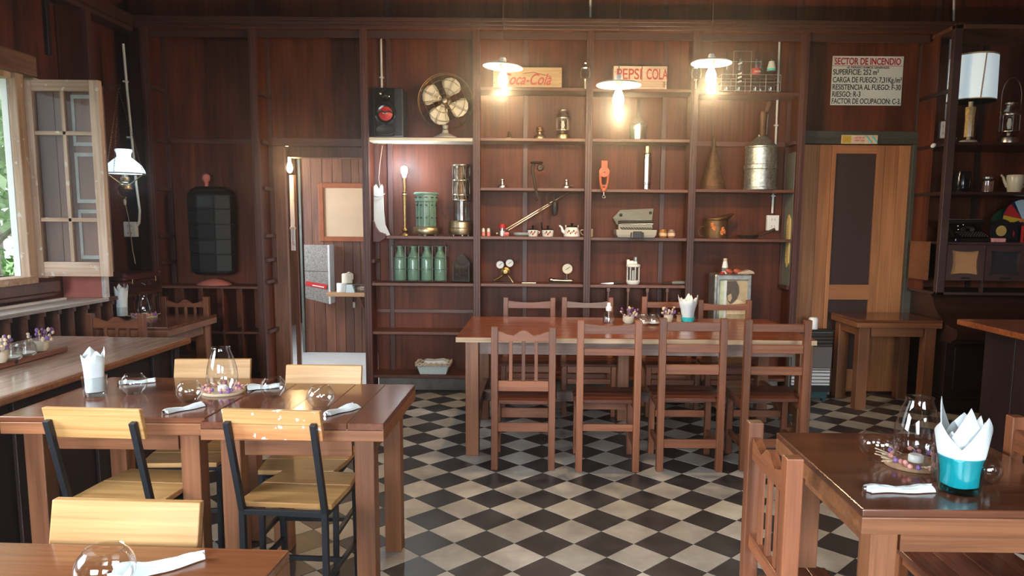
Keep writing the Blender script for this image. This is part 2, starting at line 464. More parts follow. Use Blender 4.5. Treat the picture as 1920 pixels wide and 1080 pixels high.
M['straw'] = plain('straw', (.66, .52, .36), .8)
M['wax'] = plain('white_wax', (.82, .82, .78), .5)
M['ceramic'] = plain('cream_ceramic', (.55, .47, .33), .25)
M['potcream'] = plain('cream_pot', (.62, .56, .42), .4)
M['onyx'] = plain('yellow_onyx', (.64, .44, .18), .25, noise=.3, scale=30)
M['tin'] = plain('old_tin', (.30, .30, .28), .35, metal=.7, noise=.3, scale=20)
M['amber'] = plain('amber_jar', (.36, .15, .03), .25, noise=.3, scale=60)
M['beans'] = plain('jar_of_beans', (.30, .14, .09), .4, noise=.8, scale=160)
M['potato'] = plain('red_fruit', (.40, .08, .05), .4, noise=.3, scale=30)
M['hessian'] = plain('speaker_cloth', (.40, .20, .085), .9, noise=.25, scale=300)
M['greycase'] = plain('grey_case', (.16, .17, .155), .5, noise=.08, scale=40)
M['greylight'] = plain('light_grey_body', (.36, .35, .30), .45)
M['heater'] = plain('heater_grey', (.12, .11, .11), .4)
M['leaf'] = plain('leaves', (.14, .26, .07), .6, noise=.4, scale=6)
M['leafpale'] = plain('pale_leaves', (.34, .46, .26), .6, noise=.3, scale=6)
M['lawn'] = plain('lawn', (.16, .27, .08), .9, noise=.3, scale=3)
M['yellow'] = plain('yellow_label', (.55, .36, .03), .5)
M['gold'] = plain('gold_label', (.42, .28, .08), .5, noise=.2, scale=60)
M['vinyl'] = plain('vinyl', (.006, .008, .01), .15)
M['greendisc'] = plain('green_disc', (.006, .045, .02), .15)
M['bluedisc'] = plain('blue_sleeve', (.008, .02, .06), .25)
M['label'] = plain('sky_print', (.42, .55, .60), .35)
M['portrait'] = plain('sepia_print', (.45, .34, .20), .4, noise=.15, scale=20)
M['sepia'] = plain('sepia_ink', (.085, .065, .05), .5, noise=.3, scale=60)
M['palegreen'] = plain('pale_green_print', (.50, .56, .38), .4, noise=.2, scale=20)
M['thermo'] = plain('yellow_thermometer', (.55, .40, .14), .5)
M['moulding'] = plain('chalky_moulding', (.36, .34, .32), .7, noise=.2, scale=20)
M['mintpanel'] = plain('grey_green_board', (.12, .13, .11), .5, noise=.15, scale=10)
M['copper'] = plain('dull_copper', (.16, .085, .035), .45, metal=.6, noise=.3, scale=20)
M['floworange'] = plain('painted_flowers', (.55, .17, .04), .6, noise=.5, scale=50)
M['mirror'] = plain('dark_glass_pane', (.02, .022, .025), .04, spec=.8)
M['alu'] = plain('aluminium_slats', (.72, .75, .76), .35, metal=.3)
M['teal'] = plain('teal_base', (.02, .06, .07), .4)

# ------------------------------------------------------------------ floor
def tile_mat(name, a, b, rough):
    m, nt, p = mat_base(name)
    g = N(nt, 'ShaderNodeNewGeometry')
    n1 = N(nt, 'ShaderNodeTexNoise'); n1.inputs['Scale'].default_value = 5; n1.inputs['Detail'].default_value = 7; n1.inputs['Roughness'].default_value = .65
    nt.links.new(g.outputs['Position'], n1.inputs['Vector'])
    r = N(nt, 'ShaderNodeValToRGB'); e = r.color_ramp.elements
    e[0].position = .35; e[1].position = .68; e[0].color = (*a, 1); e[1].color = (*b, 1)
    nt.links.new(n1.outputs['Fac'], r.inputs['Fac'])
    oi = N(nt, 'ShaderNodeObjectInfo'); hv = N(nt, 'ShaderNodeHueSaturation'); mr = N(nt, 'ShaderNodeMapRange')
    mr.inputs['To Min'].default_value = .82; mr.inputs['To Max'].default_value = 1.18
    nt.links.new(oi.outputs['Random'], mr.inputs['Value']); nt.links.new(mr.outputs[0], hv.inputs['Value'])
    nt.links.new(r.outputs['Color'], hv.inputs['Color']); nt.links.new(hv.outputs['Color'], p.inputs['Base Color'])
    r2 = N(nt, 'ShaderNodeMapRange'); r2.inputs['To Min'].default_value = rough - .1; r2.inputs['To Max'].default_value = rough + .15
    nt.links.new(n1.outputs['Fac'], r2.inputs['Value']); nt.links.new(r2.outputs[0], p.inputs['Roughness'])
    return m


M['tile_dark'] = tile_mat('dark_cement_tile', (.022, .021, .023), (.050, .048, .051), .32)
M['tile_pale'] = tile_mat('pale_cement_tile', (.34, .305, .26), (.55, .51, .45), .34)
floor = obj('floor', MB().box(-3.7, 4.7, -2.5, 6.6, -.1, -.002), M['grout']); tag(floor, kind='structure')
D, FX0, FY0, FA = .284, -.129, 3.307, .0104
ca, sa = math.cos(FA), math.sin(FA)
hd = D / 2 - .0018


def tile_mesh(mat, name):
    b = MB(); h2 = hd - .0015
    b.add([(-hd, 0, -.012), (0, -hd, -.012), (hd, 0, -.012), (0, hd, -.012), (-hd, 0, -.0012), (0, -hd, -.0012), (hd, 0, -.0012), (0, hd, -.0012), (-h2, 0, 0), (0, -h2, 0), (h2, 0, 0), (0, h2, 0)],
          [(8, 9, 10, 11)] + [(i, (i + 1) % 4, 4 + (i + 1) % 4, 4 + i) for i in range(4)] + [(4 + i, 4 + (i + 1) % 4, 8 + (i + 1) % 4, 8 + i) for i in range(4)])
    return b.mesh(name, mat)


tm = {0: tile_mesh(M['tile_dark'], 'dark_tile'), 1: tile_mesh(M['tile_pale'], 'pale_tile')}
cand = []
for a in range(-40, 60):
    for b in range(-45, 40):
        if (a + b) % 2 == 0: continue
        i, j = a / 2, b / 2
        x = FX0 + D * (ca * i - sa * j); y = FY0 + D * (sa * i + ca * j)
        if not (-3.6 < x < 4.6 and -2.4 < y < 6.5): continue
        q = CM @ Vector((x, y, -CAM_H))
        u, v = (CX + FPX * q.x / q.z, CY + FPX * q.y / q.z) if q.z > .2 else (-1, -1)
        inv = 560 < u < 1600 and 690 < v < 1110
        if 1450 < u and v > 830: inv = False
        cand.append((0 if inv else 1, math.hypot(x, y), x, y, b % 2))
cand.sort()
rest = MB()
for k, (nv, d, x, y, c) in enumerate(cand):
    if k < 300 and not nv:
        t = bpy.data.objects.new('tile', tm[c]); COL.objects.link(t); t.parent = floor
        t.location = (x, y, random.uniform(-.0006, .0006)); t.rotation_euler = (0, 0, FA)
    else:
        rest.cur = c; c2, s2 = hd * ca, hd * sa
        rest.add([(x - c2, y - s2, 0), (x + s2, y - c2, 0), (x + c2, y + s2, 0), (x - s2, y + c2, 0),
                  (x - c2, y - s2, -.004), (x + s2, y - c2, -.004), (x + c2, y + s2, -.004), (x - s2, y + c2, -.004)],
                 [(0, 1, 2, 3), (0, 4, 5, 1), (1, 5, 6, 2), (2, 6, 7, 3), (3, 7, 4, 0)])
o = obj('tiles', rest, [M['tile_dark'], M['tile_pale']], floor); o['kind'] = 'stuff'

# ------------------------------------------------------------------ room shell
YF, YB = 6.30, 6.56
XP = [-3.36, -2.452, -1.523, -.579, .370, 1.253, 2.160]
wb = MB().box(-3.7, -2.42, 6.60, 6.72, -.1, 4.1).box(-2.42, -1.50, 6.60, 6.72, 2.2, 4.1).box(-1.50, 4.7, 6.60, 6.72, -.1, 4.1)
tag(obj('wall_back', wb, M['ply']), kind='structure')
wallb = bpy.data.objects['wall_back']
# boarding above the cornice, one panel between each pair of battens
ux = [-3.62] + [at(u, 20, YB).x for u in (472, 727, 986, 1249, 1500, 1760)] + [4.6]
for a, b in zip(ux, ux[1:]):
    obj('upper_panel', MB().box(a + .004, b - .004, 6.575, 6.6, 3.16, 4.1), M['ply'], wallb)
for a in ux[1:-1]:
    obj('batten', MB().box(a - .024, a + .024, 6.553, 6.576, 3.16, 4.1), M['post'], wallb, .003)
wl = MB()
WY0, WY1, WZ0, WZ1 = 3.34, 4.96, 1.12, 2.45
for a, b, c, d in ((-2.5, .7, 0, 4.1), (.7, 2.4, 0, 1.1), (.7, 2.4, 2.45, 4.1), (2.4, WY0, 0, 4.1), (WY0, 5.2, 0, WZ0), (WY0, 5.2, WZ1, 4.1), (5.2, 6.72, 0, 4.1)):
    wl.box(-3.72, -3.65, a, b, c if c else -.1, d)
wall_left = tag(obj('wall_left', wl, M['ply']), kind='structure')
wr = MB()
for a, b, c, d in ((-3.8, -2.5, 0, 4.1), (-2.5, -.5, 0, 1.0), (-2.5, -.5, 2.5, 4.1), (-.5, .6, 0, 4.1), (.6, 2.6, 0, 1.0), (.6, 2.6, 2.5, 4.1), (2.6, 4.8, 0, 4.1)):
    wr.box(a, b, -2.55, -2.42, c if c else -.1, d)
tag(obj('wall_rear', wr, M['ply']), kind='structure')
tag(obj('wall_right', MB().box(4.6, 4.72, -2.5, 6.72, -.1, 4.1), M['ply']), kind='structure')
tag(obj('ceiling', MB().box(-3.8, 4.72, -2.55, 6.72, 4.1, 4.2), M['beamx']), kind='structure')
tag(obj('baseboard_back', MB().box(-1.49, 2.13, 6.50, 6.555, 0, .13), M['baseboard'], None, .006), kind='structure')

# ------------------------------------------------------------------ built-in shelving along the back wall
sh = thing('built_in_shelving', 'dark stained floor to cornice shelving built along the whole back wall', 'shelving', (0, 0, 0))
for i, x in enumerate(XP):
    w = .030
    obj('post', MB().box(x - w, x + w, 6.285, 6.33, 0, 3.12).box(x - .012, x + .012, 6.278, 6.29, 0, 3.12), M['post'], sh, .003)
    obj('divider', MB().box(x - .011, x + .011, 6.33, 6.575, 0, 3.10), M['ply'], sh)
bays = list(zip(XP, XP[1:]))
SH = {2: [(.175, 's'), (.562, 's'), (.99, 's'), (1.397, 'h'), (2.226, 'c')], 3: [(.175, 's'), (.992, 's'), (1.40, 's'), (1.815, 's'), (2.231, 's'), (2.648, 's')],
      4: [(.175, 's'), (.99, 's'), (1.398, 's'), (1.81, 's'), (2.231, 's'), (2.643, 's')], 5: [(.175, 's'), (1.397, 's'), (1.817, 's'), (2.624, 's')]}
for b, lst in SH.items():
    a, c = bays[b]
    for z, k in lst:
        x0 = a + .012 + (.15 if k == 'h' else 0)
        o = obj('shelf', MB().box(x0, c - .012, 6.318, 6.574, z - .026, z), M['cream'] if k == 'c' else M['shelfx'], sh, .003)
        if k == 'c':
            o['label'] = 'cream painted shelf board'
            obj('shelf_top', MB().box(x0, c - .012, 6.33, 6.574, z, z + .006), M['shelfx'], sh)
# rear panels of every bay with their battens
mid = {0: None, 1: None, 2: at(732, 300, 6.575).x, 3: at(985, 300, 6.575).x, 4: at(1243, 300, 6.575).x, 5: at(1452, 400, 6.575).x}
for b, (a, c) in enumerate(bays):
    z0, z1 = (2.22, 3.1) if b == 1 else (.13 if b > 1 else .02, 3.1)
    cuts = [a + .011] + ([mid[b]] if mid[b] else []) + [c - .011]
    for p, q in zip(cuts, cuts[1:]):
        if b in (0, 2, 5):
            for za, zb in ((z0, 2.21 if b != 5 else 2.22), (2.214 if b != 5 else 2.224, z1)):
                obj('back_panel', MB().box(p + .001, q - .001, 6.575, 6.598, za, zb), M['ply'], sh)
        else:
            obj('back_panel', MB().box(p + .001, q - .001, 6.575, 6.598, z0, z1), M['ply'], sh)
    if mid[b] and b != 5: obj('batten', MB().box(mid[b] - .022, mid[b] + .022, 6.556, 6.576, .13, 3.1), M['post'], sh, .003)
obj('back_rail', MB().box(XP[5] + .012, XP[6] - .012, 6.558, 6.576, 2.20, 2.245), M['shelfx'], sh, .003)
obj('back_rail', MB().box(XP[0] + .012, XP[1] - .012, 6.562, 6.576, 2.19, 2.23), M['shelfx'], sh, .003)
obj('back_rail', MB().box(XP[2] + .012, XP[3] - .012, 6.558, 6.5762, .70, .735), M['shelfx'], sh, .003)
obj('back_rail', MB().box(XP[1] + .012, XP[2] - .012, 6.53, 6.5762, 2.17, 2.24), M['shelfx'], sh, .003)
# cleats left on the sides of bays without shelves
for x, s, zs in ((XP[0], 1, (2.645, 2.21, 1.80, 1.39, 1.16)), (XP[1], 1, (2.60, 2.20, 1.81, 1.40, 1.19, 1.0, .56)), (XP[2], 1, (1.19, 1.0)), (XP[6], 1, (2.2, 1.8)), (XP[6], -1, (2.23, .99))):
    for z in zs:
        obj('cleat', MB().box(x + s * .011, x + s * .05, 6.34, 6.57, z - .03, z), M['post'], sh, .002)
    for yy in (6.545,):
        obj('corner_strip', MB().box(x + s * .011, x + s * .05, yy, 6.576, .95, 3.09), M['post'], sh, .002)
# slim hooked dividers under the lowest open shelf of the third bay
for u in (1140, 1177, 1213, 1250):
    x = at(u, 545, 6.36).x
    obj('rack_divider', MB().box(x - .006, x + .006, 6.33, 6.56, .2, .965).box(x - .013, x + .013, 6.325, 6.335, .93, .962), M['shelfx'], sh)
# cornice
obj('cornice', MB().box(-3.45, 4.4, 6.235, 6.29, 3.155, 3.185).box(-3.45, 4.4, 6.255, 6.29, 3.13, 3.158).box(-3.45, 4.4, 6.27, 6.30, 3.105, 3.132), M['beamx'], sh, .004)
obj('cornice_board', MB().box(-3.64, 4.4, 6.28, 6.6, 3.10, 3.125), M['ply'], sh)
obj('fascia', MB().box(-3.35, 3.2, 6.33, 6.35, 3.04, 3.10), M['beamx'], sh)
# pigeonholes at the bottom of the first bay
ph = thing('pigeonhole_unit', 'dark wooden pigeonholes built low under the black ribbed body', 'shelving', (0, 0, 0))
a, c = XP[0] + .04, XP[1] - .03
obj('top_board', MB().box(a - .03, c, 6.285, 6.57, .928, .950), M['shelfx'], ph, .003)
obj('mid_shelf', MB().box(a, c, 6.30, 6.57, .53, .55), M['shelfx'], ph, .003)
obj('low_shelf', MB().box(a, c, 6.30, 6.57, .12, .14), M['shelfx'], ph, .003)
for u in (346, 382, 420, 455):
    x = at(u, 560, 6.33).x
    obj('upright', MB().box(x - .007, x + .007, 6.31, 6.57, .14, .928), M['ply'], ph)
    for z in (.905, .53): obj('lug', MB().box(x - .012, x + .012, 6.293, 6.312, z, z + .03), M['post'], ph)

# doorway on the left and the room behind it
XJ = at(537, 400, 6.56).x
tag(obj('trim_1', MB().box(-2.44, XJ, 6.56, 6.599, 0, 2.2), M['plank'], None, .004), kind='structure')
tag(obj('trim_2', MB().box(XJ - .03, XJ - .004, 6.60, 6.62, 0, 2.2), M['plank'], None, .004), kind='structure')
tag(obj('trim_3', MB().box(-2.28, -1.50, 6.60, 6.74, 2.08, 2.2), M['plank'], None, .004), kind='structure')
tag(obj('floor_far', MB().box(-3.75, .5, 6.6, 11.0, -.1, .0), M['concrete']), kind='structure')
tag(obj('wall_far', MB().box(-3.75, .5, 10.9, 11.0, 0, 3), M['plank']), kind='structure')
tag(obj('wall_far_side', MB().box(-3.75, -3.68, 6.72, 11, -.1, 3), M['plank']), kind='structure')
tag(obj('ceiling_far', MB().box(-3.75, .5, 6.72, 11, 2.6, 2.7), M['ply']), kind='structure')
pw = tag(obj('wall_partition', MB().box(-2.78, -.6, 8.43, 8.5, 0, 2.6), M['plank']), kind='structure')
x = -2.775
while x < -1.2:
    w = random.choice((.10, .115, .13, .09))
    obj('plank', MB().box(x + .002, x + w - .002, 8.40 + random.uniform(0, .004), 8.43, .005, 2.58), M['plank'], pw, .002)
    x += w
obj('metal_edge', MB().box(-2.80, -2.775, 8.385, 8.5, 0, 2.58), M['mintpanel'], pw)

# left wall: window, ledge with pigeonholes, cornice, divider
win = thing('window_1', 'open casement window in the left wall with greenery outside', None, (0, 0, 0), kind='structure')
fx0, fx1 = -3.74, -3.50
obj('jamb', MB().box(-3.56, fx1, WY1 - .01, WY1 + .07, WZ0 - .02, WZ1 + .02), M['shutter'], win, .006)
obj('reveal', MB().box(-3.66, -3.50, WY1 + .17, WY1 + .24, WZ0 - .02, WZ1 + .02), M['shutter'], win)
obj('jamb', MB().box(fx0, fx1, WY0 - .07, WY0 + .01, WZ0 - .02, WZ1 + .02), M['shutter'], win, .006)
obj('lintel', MB().box(-3.72, -3.47, WY0 - .12, WY1 + .17, WZ1 + .02, WZ1 + .16), wood('lintel_wood', (.10, .04, .018), (.26, .115, .05), 'y', 1, .55, 12, .5), win, .012)
obj('head_rail', MB().box(fx0, -3.53, WY0, WY1, WZ1 - .02, WZ1 + .03), M['shutter'], win, .004)
obj('sill_rail', MB().box(fx0, -3.49, WY0 - .1, WY1 + .06, WZ0 - .05, WZ0), M['shutterx'], win, .006)
obj('apron_board', MB().box(-3.72, -3.53, WY0 - .1, WY1 + .34, WZ0 - .13, WZ0 - .05), M['shelfx'], win, .006)
obj('apron_board', MB().box(-3.72, -3.56, WY0 - .1, WY1 + .34, .955, WZ0 - .135), M['shelfx'], win, .006)
obj('sill_batten', MB().box(-3.52, -3.49, WY0 - .1, 5.3, .926, .945), M['sill'], win, .004)
obj('outer_stile', MB().box(-3.615, -3.57, WY1 + .0, WY1 + .06, WZ0, WZ1), M['white'], win, .004)
# inward-opened sash: stiles, rails, glazing bars, panes, shutter boards behind
SX0, SX1, SZ0, SZ1, SY = -3.545, -3.003, 1.118, 2.44, 5.05
sash = obj('sash', MB().box(SX0, SX0 + .088, SY - .022, SY + .022, SZ0, SZ1), M['shutter'], win, .004)
obj('stile', MB().box(SX1 - .066, SX1, SY - .022, SY + .022, SZ0, SZ1), M['shutter'], sash, .004)
gx0, gx1, gz0, gz1 = SX0 + .088, SX1 - .066, SZ0 + .10, SZ1 - .074
obj('rail', MB().box(gx0, gx1, SY - .021, SY + .021, SZ1 - .074, SZ1), M['shutterx'], sash, .004)
obj('rail', MB().box(gx0, gx1, SY - .021, SY + .021, SZ0, SZ0 + .10), M['shutterx'], sash, .004)
xm = gx0 + (gx1 - gx0) * .52
zb1, zb2 = at(110, 250, SY).z, at(110, 412, SY).z
obj('glazing_bar', MB().box(xm - .013, xm + .013, SY - .018, SY + .010, gz0, gz1), M['shutter'], sash, .004)
for z in (zb1, zb2): obj('glazing_bar', MB().box(gx0, gx1, SY - .018, SY + .010, z - .014, z + .014), M['shutterx'], sash, .004)
zz = [gz0, zb2, zb1, gz1]
for xa, xb in ((gx0, xm), (xm, gx1)):
    for za, zb in zip(zz, zz[1:]):
        obj('pane', MB().box(xa, xb, SY - .003, SY, za, zb), M['pane'], sash)
for i in range(2):
    xa = gx0 - .01 + i * .125
    obj('shutter_board', MB().box(xa, xa + .122, SY + .030, SY + .045, SZ0 + .03, SZ1 - .03), M['shutpanel'], sash, .003)
bx0, bx1 = xm + .005, SX1 - .01
obj('shutter_board', MB().box(bx0, bx1, SY + .034, SY + .052, SZ0 + .03, SZ1 - .03), M['shutpanel'], sash)
for k in range(3):                               # moulded fields on the inner shutter leaf
    za = SZ0 + .12 + k * .385
    obj('moulding', MB().frame([(bx0 + .03, za), (bx1 - .05, za), (bx1 - .05, za + .34), (bx0 + .03, za + .34)], [(bx0 + .05, za + .025), (bx1 - .075, za + .025), (bx1 - .075, za + .315), (bx0 + .05, za + .315)], SY + .020, SY + .034), M['moulding'], sash)
    obj('field', MB().box(bx0 + .05, bx1 - .075, SY + .026, SY + .034, za + .025, za + .315), M['shutpanel'], sash)
p0 = at(196, 163, SY + .05)
hk = MB(True).tube([p0 + Vector((-.03, 0, 0)), p0 + Vector((.02, 0, .012)), p0 + Vector((.05, 0, -.005)), p0 + Vector((.035, 0, -.02))], .005, 6)
hk.tube([p0 + Vector((-.02, 0, -.03)), p0 + Vector((.0, 0, -.05)), p0 + Vector((.02, 0, -.03))], .004, 6)
obj('latch', hk, M['iron'], sash)

ledge = thing('window_ledge', 'long ledge, pale with painted window light, over slanting pigeonholes along the window wall', 'shelving', (0, 0, 0))
obj('ledge_board', MB().box(-3.64, -3.30, .5, 5.50, .898, .925), M['sill'], ledge, .004)
obj('ledge_board', MB().box(-3.64, -3.30, 5.50, 6.28, .898, .925), M['shelfx'], ledge, .004)
y = 2.3
while y < 6.2:
    obj('upright', MB().box(-3.62, -3.315, y - .009, y + .009, .02, .898), M['shelfx'], ledge)
    obj('lug', MB().box(-3.325, -3.303, y - .014, y + .014, .868, .898), M['post'], ledge)
    y += .155
obj('rear_board', MB().box(-3.648, -3.622, .5, 6.28, .02, .898), M['ply'], ledge)
obj('plinth', MB().box(-3.62, -3.34, .5, 6.28, 0, .04), M['post'], ledge)
lw = thing('side_shelving', 'dark frame of posts and cornice built against the window wall', 'shelving', (0, 0, 0))
obj('cornice', MB().box(-3.45, -3.40, -2.3, 6.235, 3.095, 3.185).box(-3.47, -3.43, -2.3, 6.28, 3.06, 3.10), M['beamy'], lw, .004)
obj('cornice_board', MB().box(-3.64, -3.44, -2.3, 6.28, 3.095, 3.12), M['plank'], lw)
obj('post', MB().box(-3.44, -3.40, 5.60, 5.66, .93, 3.06), M['post'], lw, .003)
obj('divider', MB().box(-3.64, -3.44, 5.62, 5.64, 1.10, 3.09), M['ply'], lw)
pk = obj('pink_panel', MB().box(-3.64, -3.335, 5.49, 5.505, .926, 1.12), M['pink'], lw, .002); pk['label'] = 'pink painted end panel'
obj('end_strip', MB().box(-3.335, -3.305, 5.47, 5.52, .926, 1.14), M['sill'], lw, .003)
obj('post', MB().box(-3.44, -3.41, 5.17, 5.21, 2.63, 3.06), M['dark'], lw, .003)
# right-hand jamb with raw door, lintel and board above
d1 = thing('door_1', 'raw orange pine door with dark brown recessed panels', None, (0, 0, 0), kind='structure')
Yd = 6.54
dx = [at(u, 400, Yd).x for u in (1498, 1531, 1554, 1562, 1638, 1652, 1678, 1705)]
dz = [at(1600, v, Yd).z for v in (272, 288, 534, 562, 692, 732)]
obj('board', MB().box(2.17, dx[1], Yd, Yd + .03, .02, dz[0]), M['doorz'], d1, .002)
obj('board', MB().box(dx[1] + .002, dx[2], Yd, Yd + .03, .02, dz[0]), M['doorz'], d1, .002)
obj('stile', MB().box(dx[2] + .002, dx[3], Yd - .004, Yd + .03, .02, dz[0]), M['doorz'], d1, .002)
obj('stile', MB().box(dx[4], dx[5], Yd - .004, Yd + .03, .02, dz[0]), M['doorz'], d1, .002)
obj('board', MB().box(dx[5] + .002, dx[6], Yd, Yd + .03, .02, dz[0]), M['doorz'], d1, .002)
obj('board', MB().box(dx[6] + .002, dx[7], Yd, Yd + .03, .02, dz[0]), M['doorz'], d1, .002)
obj('rail', MB().box(dx[3], dx[4], Yd - .003, Yd + .03, dz[1], dz[0]), M['doorx'], d1, .002)
obj('rail', MB().box(dx[3], dx[4], Yd - .003, Yd + .03, dz[3], dz[2]), M['doorx'], d1, .002)
obj('rail', MB().box(dx[3], dx[4], Yd - .003, Yd + .03, .02, dz[4]), M['doorx'], d1, .002)
obj('panel', MB().box(dx[3], dx[4], Yd + .018, Yd + .028, dz[2], dz[1]), M['brown_panel'], d1)
obj('panel', MB().box(dx[3], dx[4], Yd + .018, Yd + .028, dz[4], dz[3]), M['brown_panel'], d1)
tag(obj('trim_4', MB().box(2.17, 3.30, 6.49, 6.575, 2.225, 2.335).box(2.17, 3.30, 6.482, 6.50, 2.262, 2.275), M['greenframe'], None, .004), kind='structure')
tag(obj('trim_5', MB().box(3.205, 3.29, 6.49, 6.575, 0, 2.225), M['greenframe'], None, .004), kind='structure')
obj('over_door_panel', MB().box(2.175, 3.62, 6.575, 6.598, 2.22, 3.1), M['ply'], wallb)
obj('side_panel', MB().box(3.292, 3.62, 6.575, 6.598, 0, 2.22), M['dark'], wallb)

# ------------------------------------------------------------------ tables
def table(name, label, x0, x1, y0, y1, h, top, leg=.075, inset=.05, th=.05, boards=0, boards_along='x', apron=.075, edge='edge', apron_in=.06, topname='tabletop'):
    cx_, cy_ = (x0 + x1) / 2, (y0 + y1) / 2
    t = thing(name, label, 'table', (cx_, cy_, 0))
    w, d = (x1 - x0) / 2, (y1 - y0) / 2
    if boards:
        n = boards
        for k in range(n):
            if boards_along == 'x':
                a, b = -d + 2 * d * k / n, -d + 2 * d * (k + 1) / n
                obj('top_board', MB().box(-w, w, a + .0008, b - .0008, h - .03, h), top, t, .0025)
            else:
                a, b = -w + 2 * w * k / n, -w + 2 * w * (k + 1) / n
                obj('top_board', MB().box(a + .0008, b - .0008, -d, d, h - .03, h), top, t, .0025)
    else:
        obj(topname, MB().box(-w, w, -d, d, h - .022, h), top, t, .004)
    if edge:
        obj('edge_board', MB().frame([(-w, -d), (w, -d), (w, d), (-w, d)], [(-w + .03, -d + .03), (w - .03, -d + .03), (w - .03, d - .03), (-w + .03, d - .03)], h - th - .02, h - .0225, 'xy'), M[edge], t, .003)
    zb = h - th - .021
    for sx in (-1, 1):
        for sy in (-1, 1):
            a, b = sx * (w - inset), sy * (d - inset)
            obj('leg', MB().box(a, a - sx * leg, b, b - sy * leg, 0, zb), M['legz'], t, .004)
    ai = inset + .012
    obj('apron', MB().box(-w + ai + leg, w - ai - leg, -d + ai, -d + ai + .022, zb - apron, zb), M['edge'], t, .002)
    obj('apron', MB().box(-w + ai + leg, w - ai - leg, d - ai - .022, d - ai, zb - apron, zb), M['edge'], t, .002)
    for sx in (-1, 1):
        a = sx * (w - ai)
        obj('apron', MB().box(a, a - sx * .022, -d + ai + leg, d - ai - leg, zb - apron, zb), M['edge'], t, .002)
    return t


# long table in front of the shelving
lt = thing('long_table', 'long orange-brown plank dining table in front of the shelving', 'table', (.59, 5.105, 0))
LH = .79
for k in range(7):
    a, b = -.525 + 1.05 * k / 7, -.525 + 1.05 * (k + 1) / 7
    obj('top_board', MB().box(-1.145, 1.145, a + .001, b - .001, LH - .033, LH), M['longtop'], lt, .003)
obj('front_edge', MB().box(-1.146, 1.146, -.5275, -.5245, LH - .034, LH - .004), M['rawedge'], lt)
for y_ in (-.44, .42): obj('apron', MB().box(-1.03, 1.03, y_, y_ + .03, LH - .125, LH - .034), M['greyx'], lt, .003)
for x_ in (-1.0, .97): obj('apron', MB().box(x_, x_ + .03, -.41, .42, LH - .125, LH - .034), M['greyx'], lt, .003)
for x_ in (-1.09, -.015, 1.055):
    for y_ in (-.49, .40):
        if x_ == -.015 and y_ < 0: continue
        obj('leg', MB().box(x_, x_ + .085, y_, y_ + .085, 0, LH - .034), M['legz'], lt, .004)
for x_ in (-1.05, 1.07): obj('cross_rail', MB().box(x_, x_ + .04, -.41, .41, .26, .33), M['legz'], lt, .003)
obj('foot_rail', MB().box(-1.05, 1.09, -.03, .03, .255, .325), M['greyx'], lt, .004)
obj('brace', MB().bar((-1.03, -.38, .16), (-1.03, 0, .30), .04, .04), M['legz'], lt)
obj('brace', MB().bar((1.05, -.38, .16), (1.05, 0, .30), .04, .04), M['legz'], lt)

ta = table('square_table', 'varnished square table beside the dark counter, holding the napkin jug', -2.07, -1.285, 2.70, 3.42, .76, M['topx'], boards=0)
tb = table('square_table', 'varnished plank table next to the checkered aisle, paint-flecked chair drawn up', -1.278, -.592, 2.645, 3.32, .76, M['topy'], boards=5, boards_along='y')
tr = table('square_table', 'dark varnished table with blue tumbler of napkins beside the bar', .85, 1.535, 1.86, 2.585, .76, M['topx'])
td = table('square_table', 'plain table standing against the raw pine door', 2.56, 3.25, 5.90, 6.46, .755, M['topx'], leg=.09, inset=.03, th=.045)
tl = table('square_table', 'small varnished table below the hanging oil lamp', -3.27, -2.70, 5.18, 5.97, .745, M['topx'], leg=.085, inset=.04)
# nearest table, cropped by the frame
tn = table('square_table', 'orange-brown table cropped at the bottom edge beneath a pine chair back', -1.42, -.588, .80, 1.60, .76, wood('near_top', (.125, .038, .014), (.20, .070, .028), 'x', 1, .2, 16, .4, spec=.5, coat=.15, vary=.02, bump=.04))
tn.rotation_euler = (0, 0, math.radians(-2))

# pale-topped counter on the left
ct = thing('service_counter', 'dark panelled counter with pale worn top by the window', 'counter', (-2.6, 3.0, 0))
obj('countertop', MB().box(-.45, .44, -1.6, 1.39, .772, .80), M['counter'], ct, .008)
obj('top_nosing', MB().box(.43, .452, -1.6, 1.392, .765, .797), M['edge'], ct, .008)
obj('rear_plank', MB().box(-.45, -.05, -1.6, 1.388, .8, .802), M['counter'], ct)
obj('body', MB().box(-.42, .37, -1.58, 1.33, 0, .768), M['dark'], ct)
for y_ in (-1.2, -.6, 0, .55, 1.1, 1.31):
    obj('front_batten', MB().box(.37, .388, y_ - .03, y_ + .03, .05, .765), M['dark'], ct, .003)
obj('end_corner', MB().box(.35, .40, 1.30, 1.345, 0, .765), M['dark'], ct, .004)

# bar on the right with orange-brown top
br = thing('bar_counter', 'dark boarded bar with orange wooden top near the right edge', 'counter', (3.3, 2.9, 0))
obj('bar_top', MB().box(-.76, 1.2, -1.2, 1.56, .915, .95), M['longtop'], br, .006)
obj('body', MB().box(-.62, 1.15, -1.15, 1.46, 0, .915), M['dark'], br)
for k in range(9):
    y_ = -1.15 + k * .29
    obj('side_board', MB().box(-.64, -.62, y_ + .003, y_ + .287, .02, .91), M['dark'], br, .004)
obj('end_board', MB().box(-.62, 1.15, 1.46, 1.48, .02, .91), M['dark'], br)

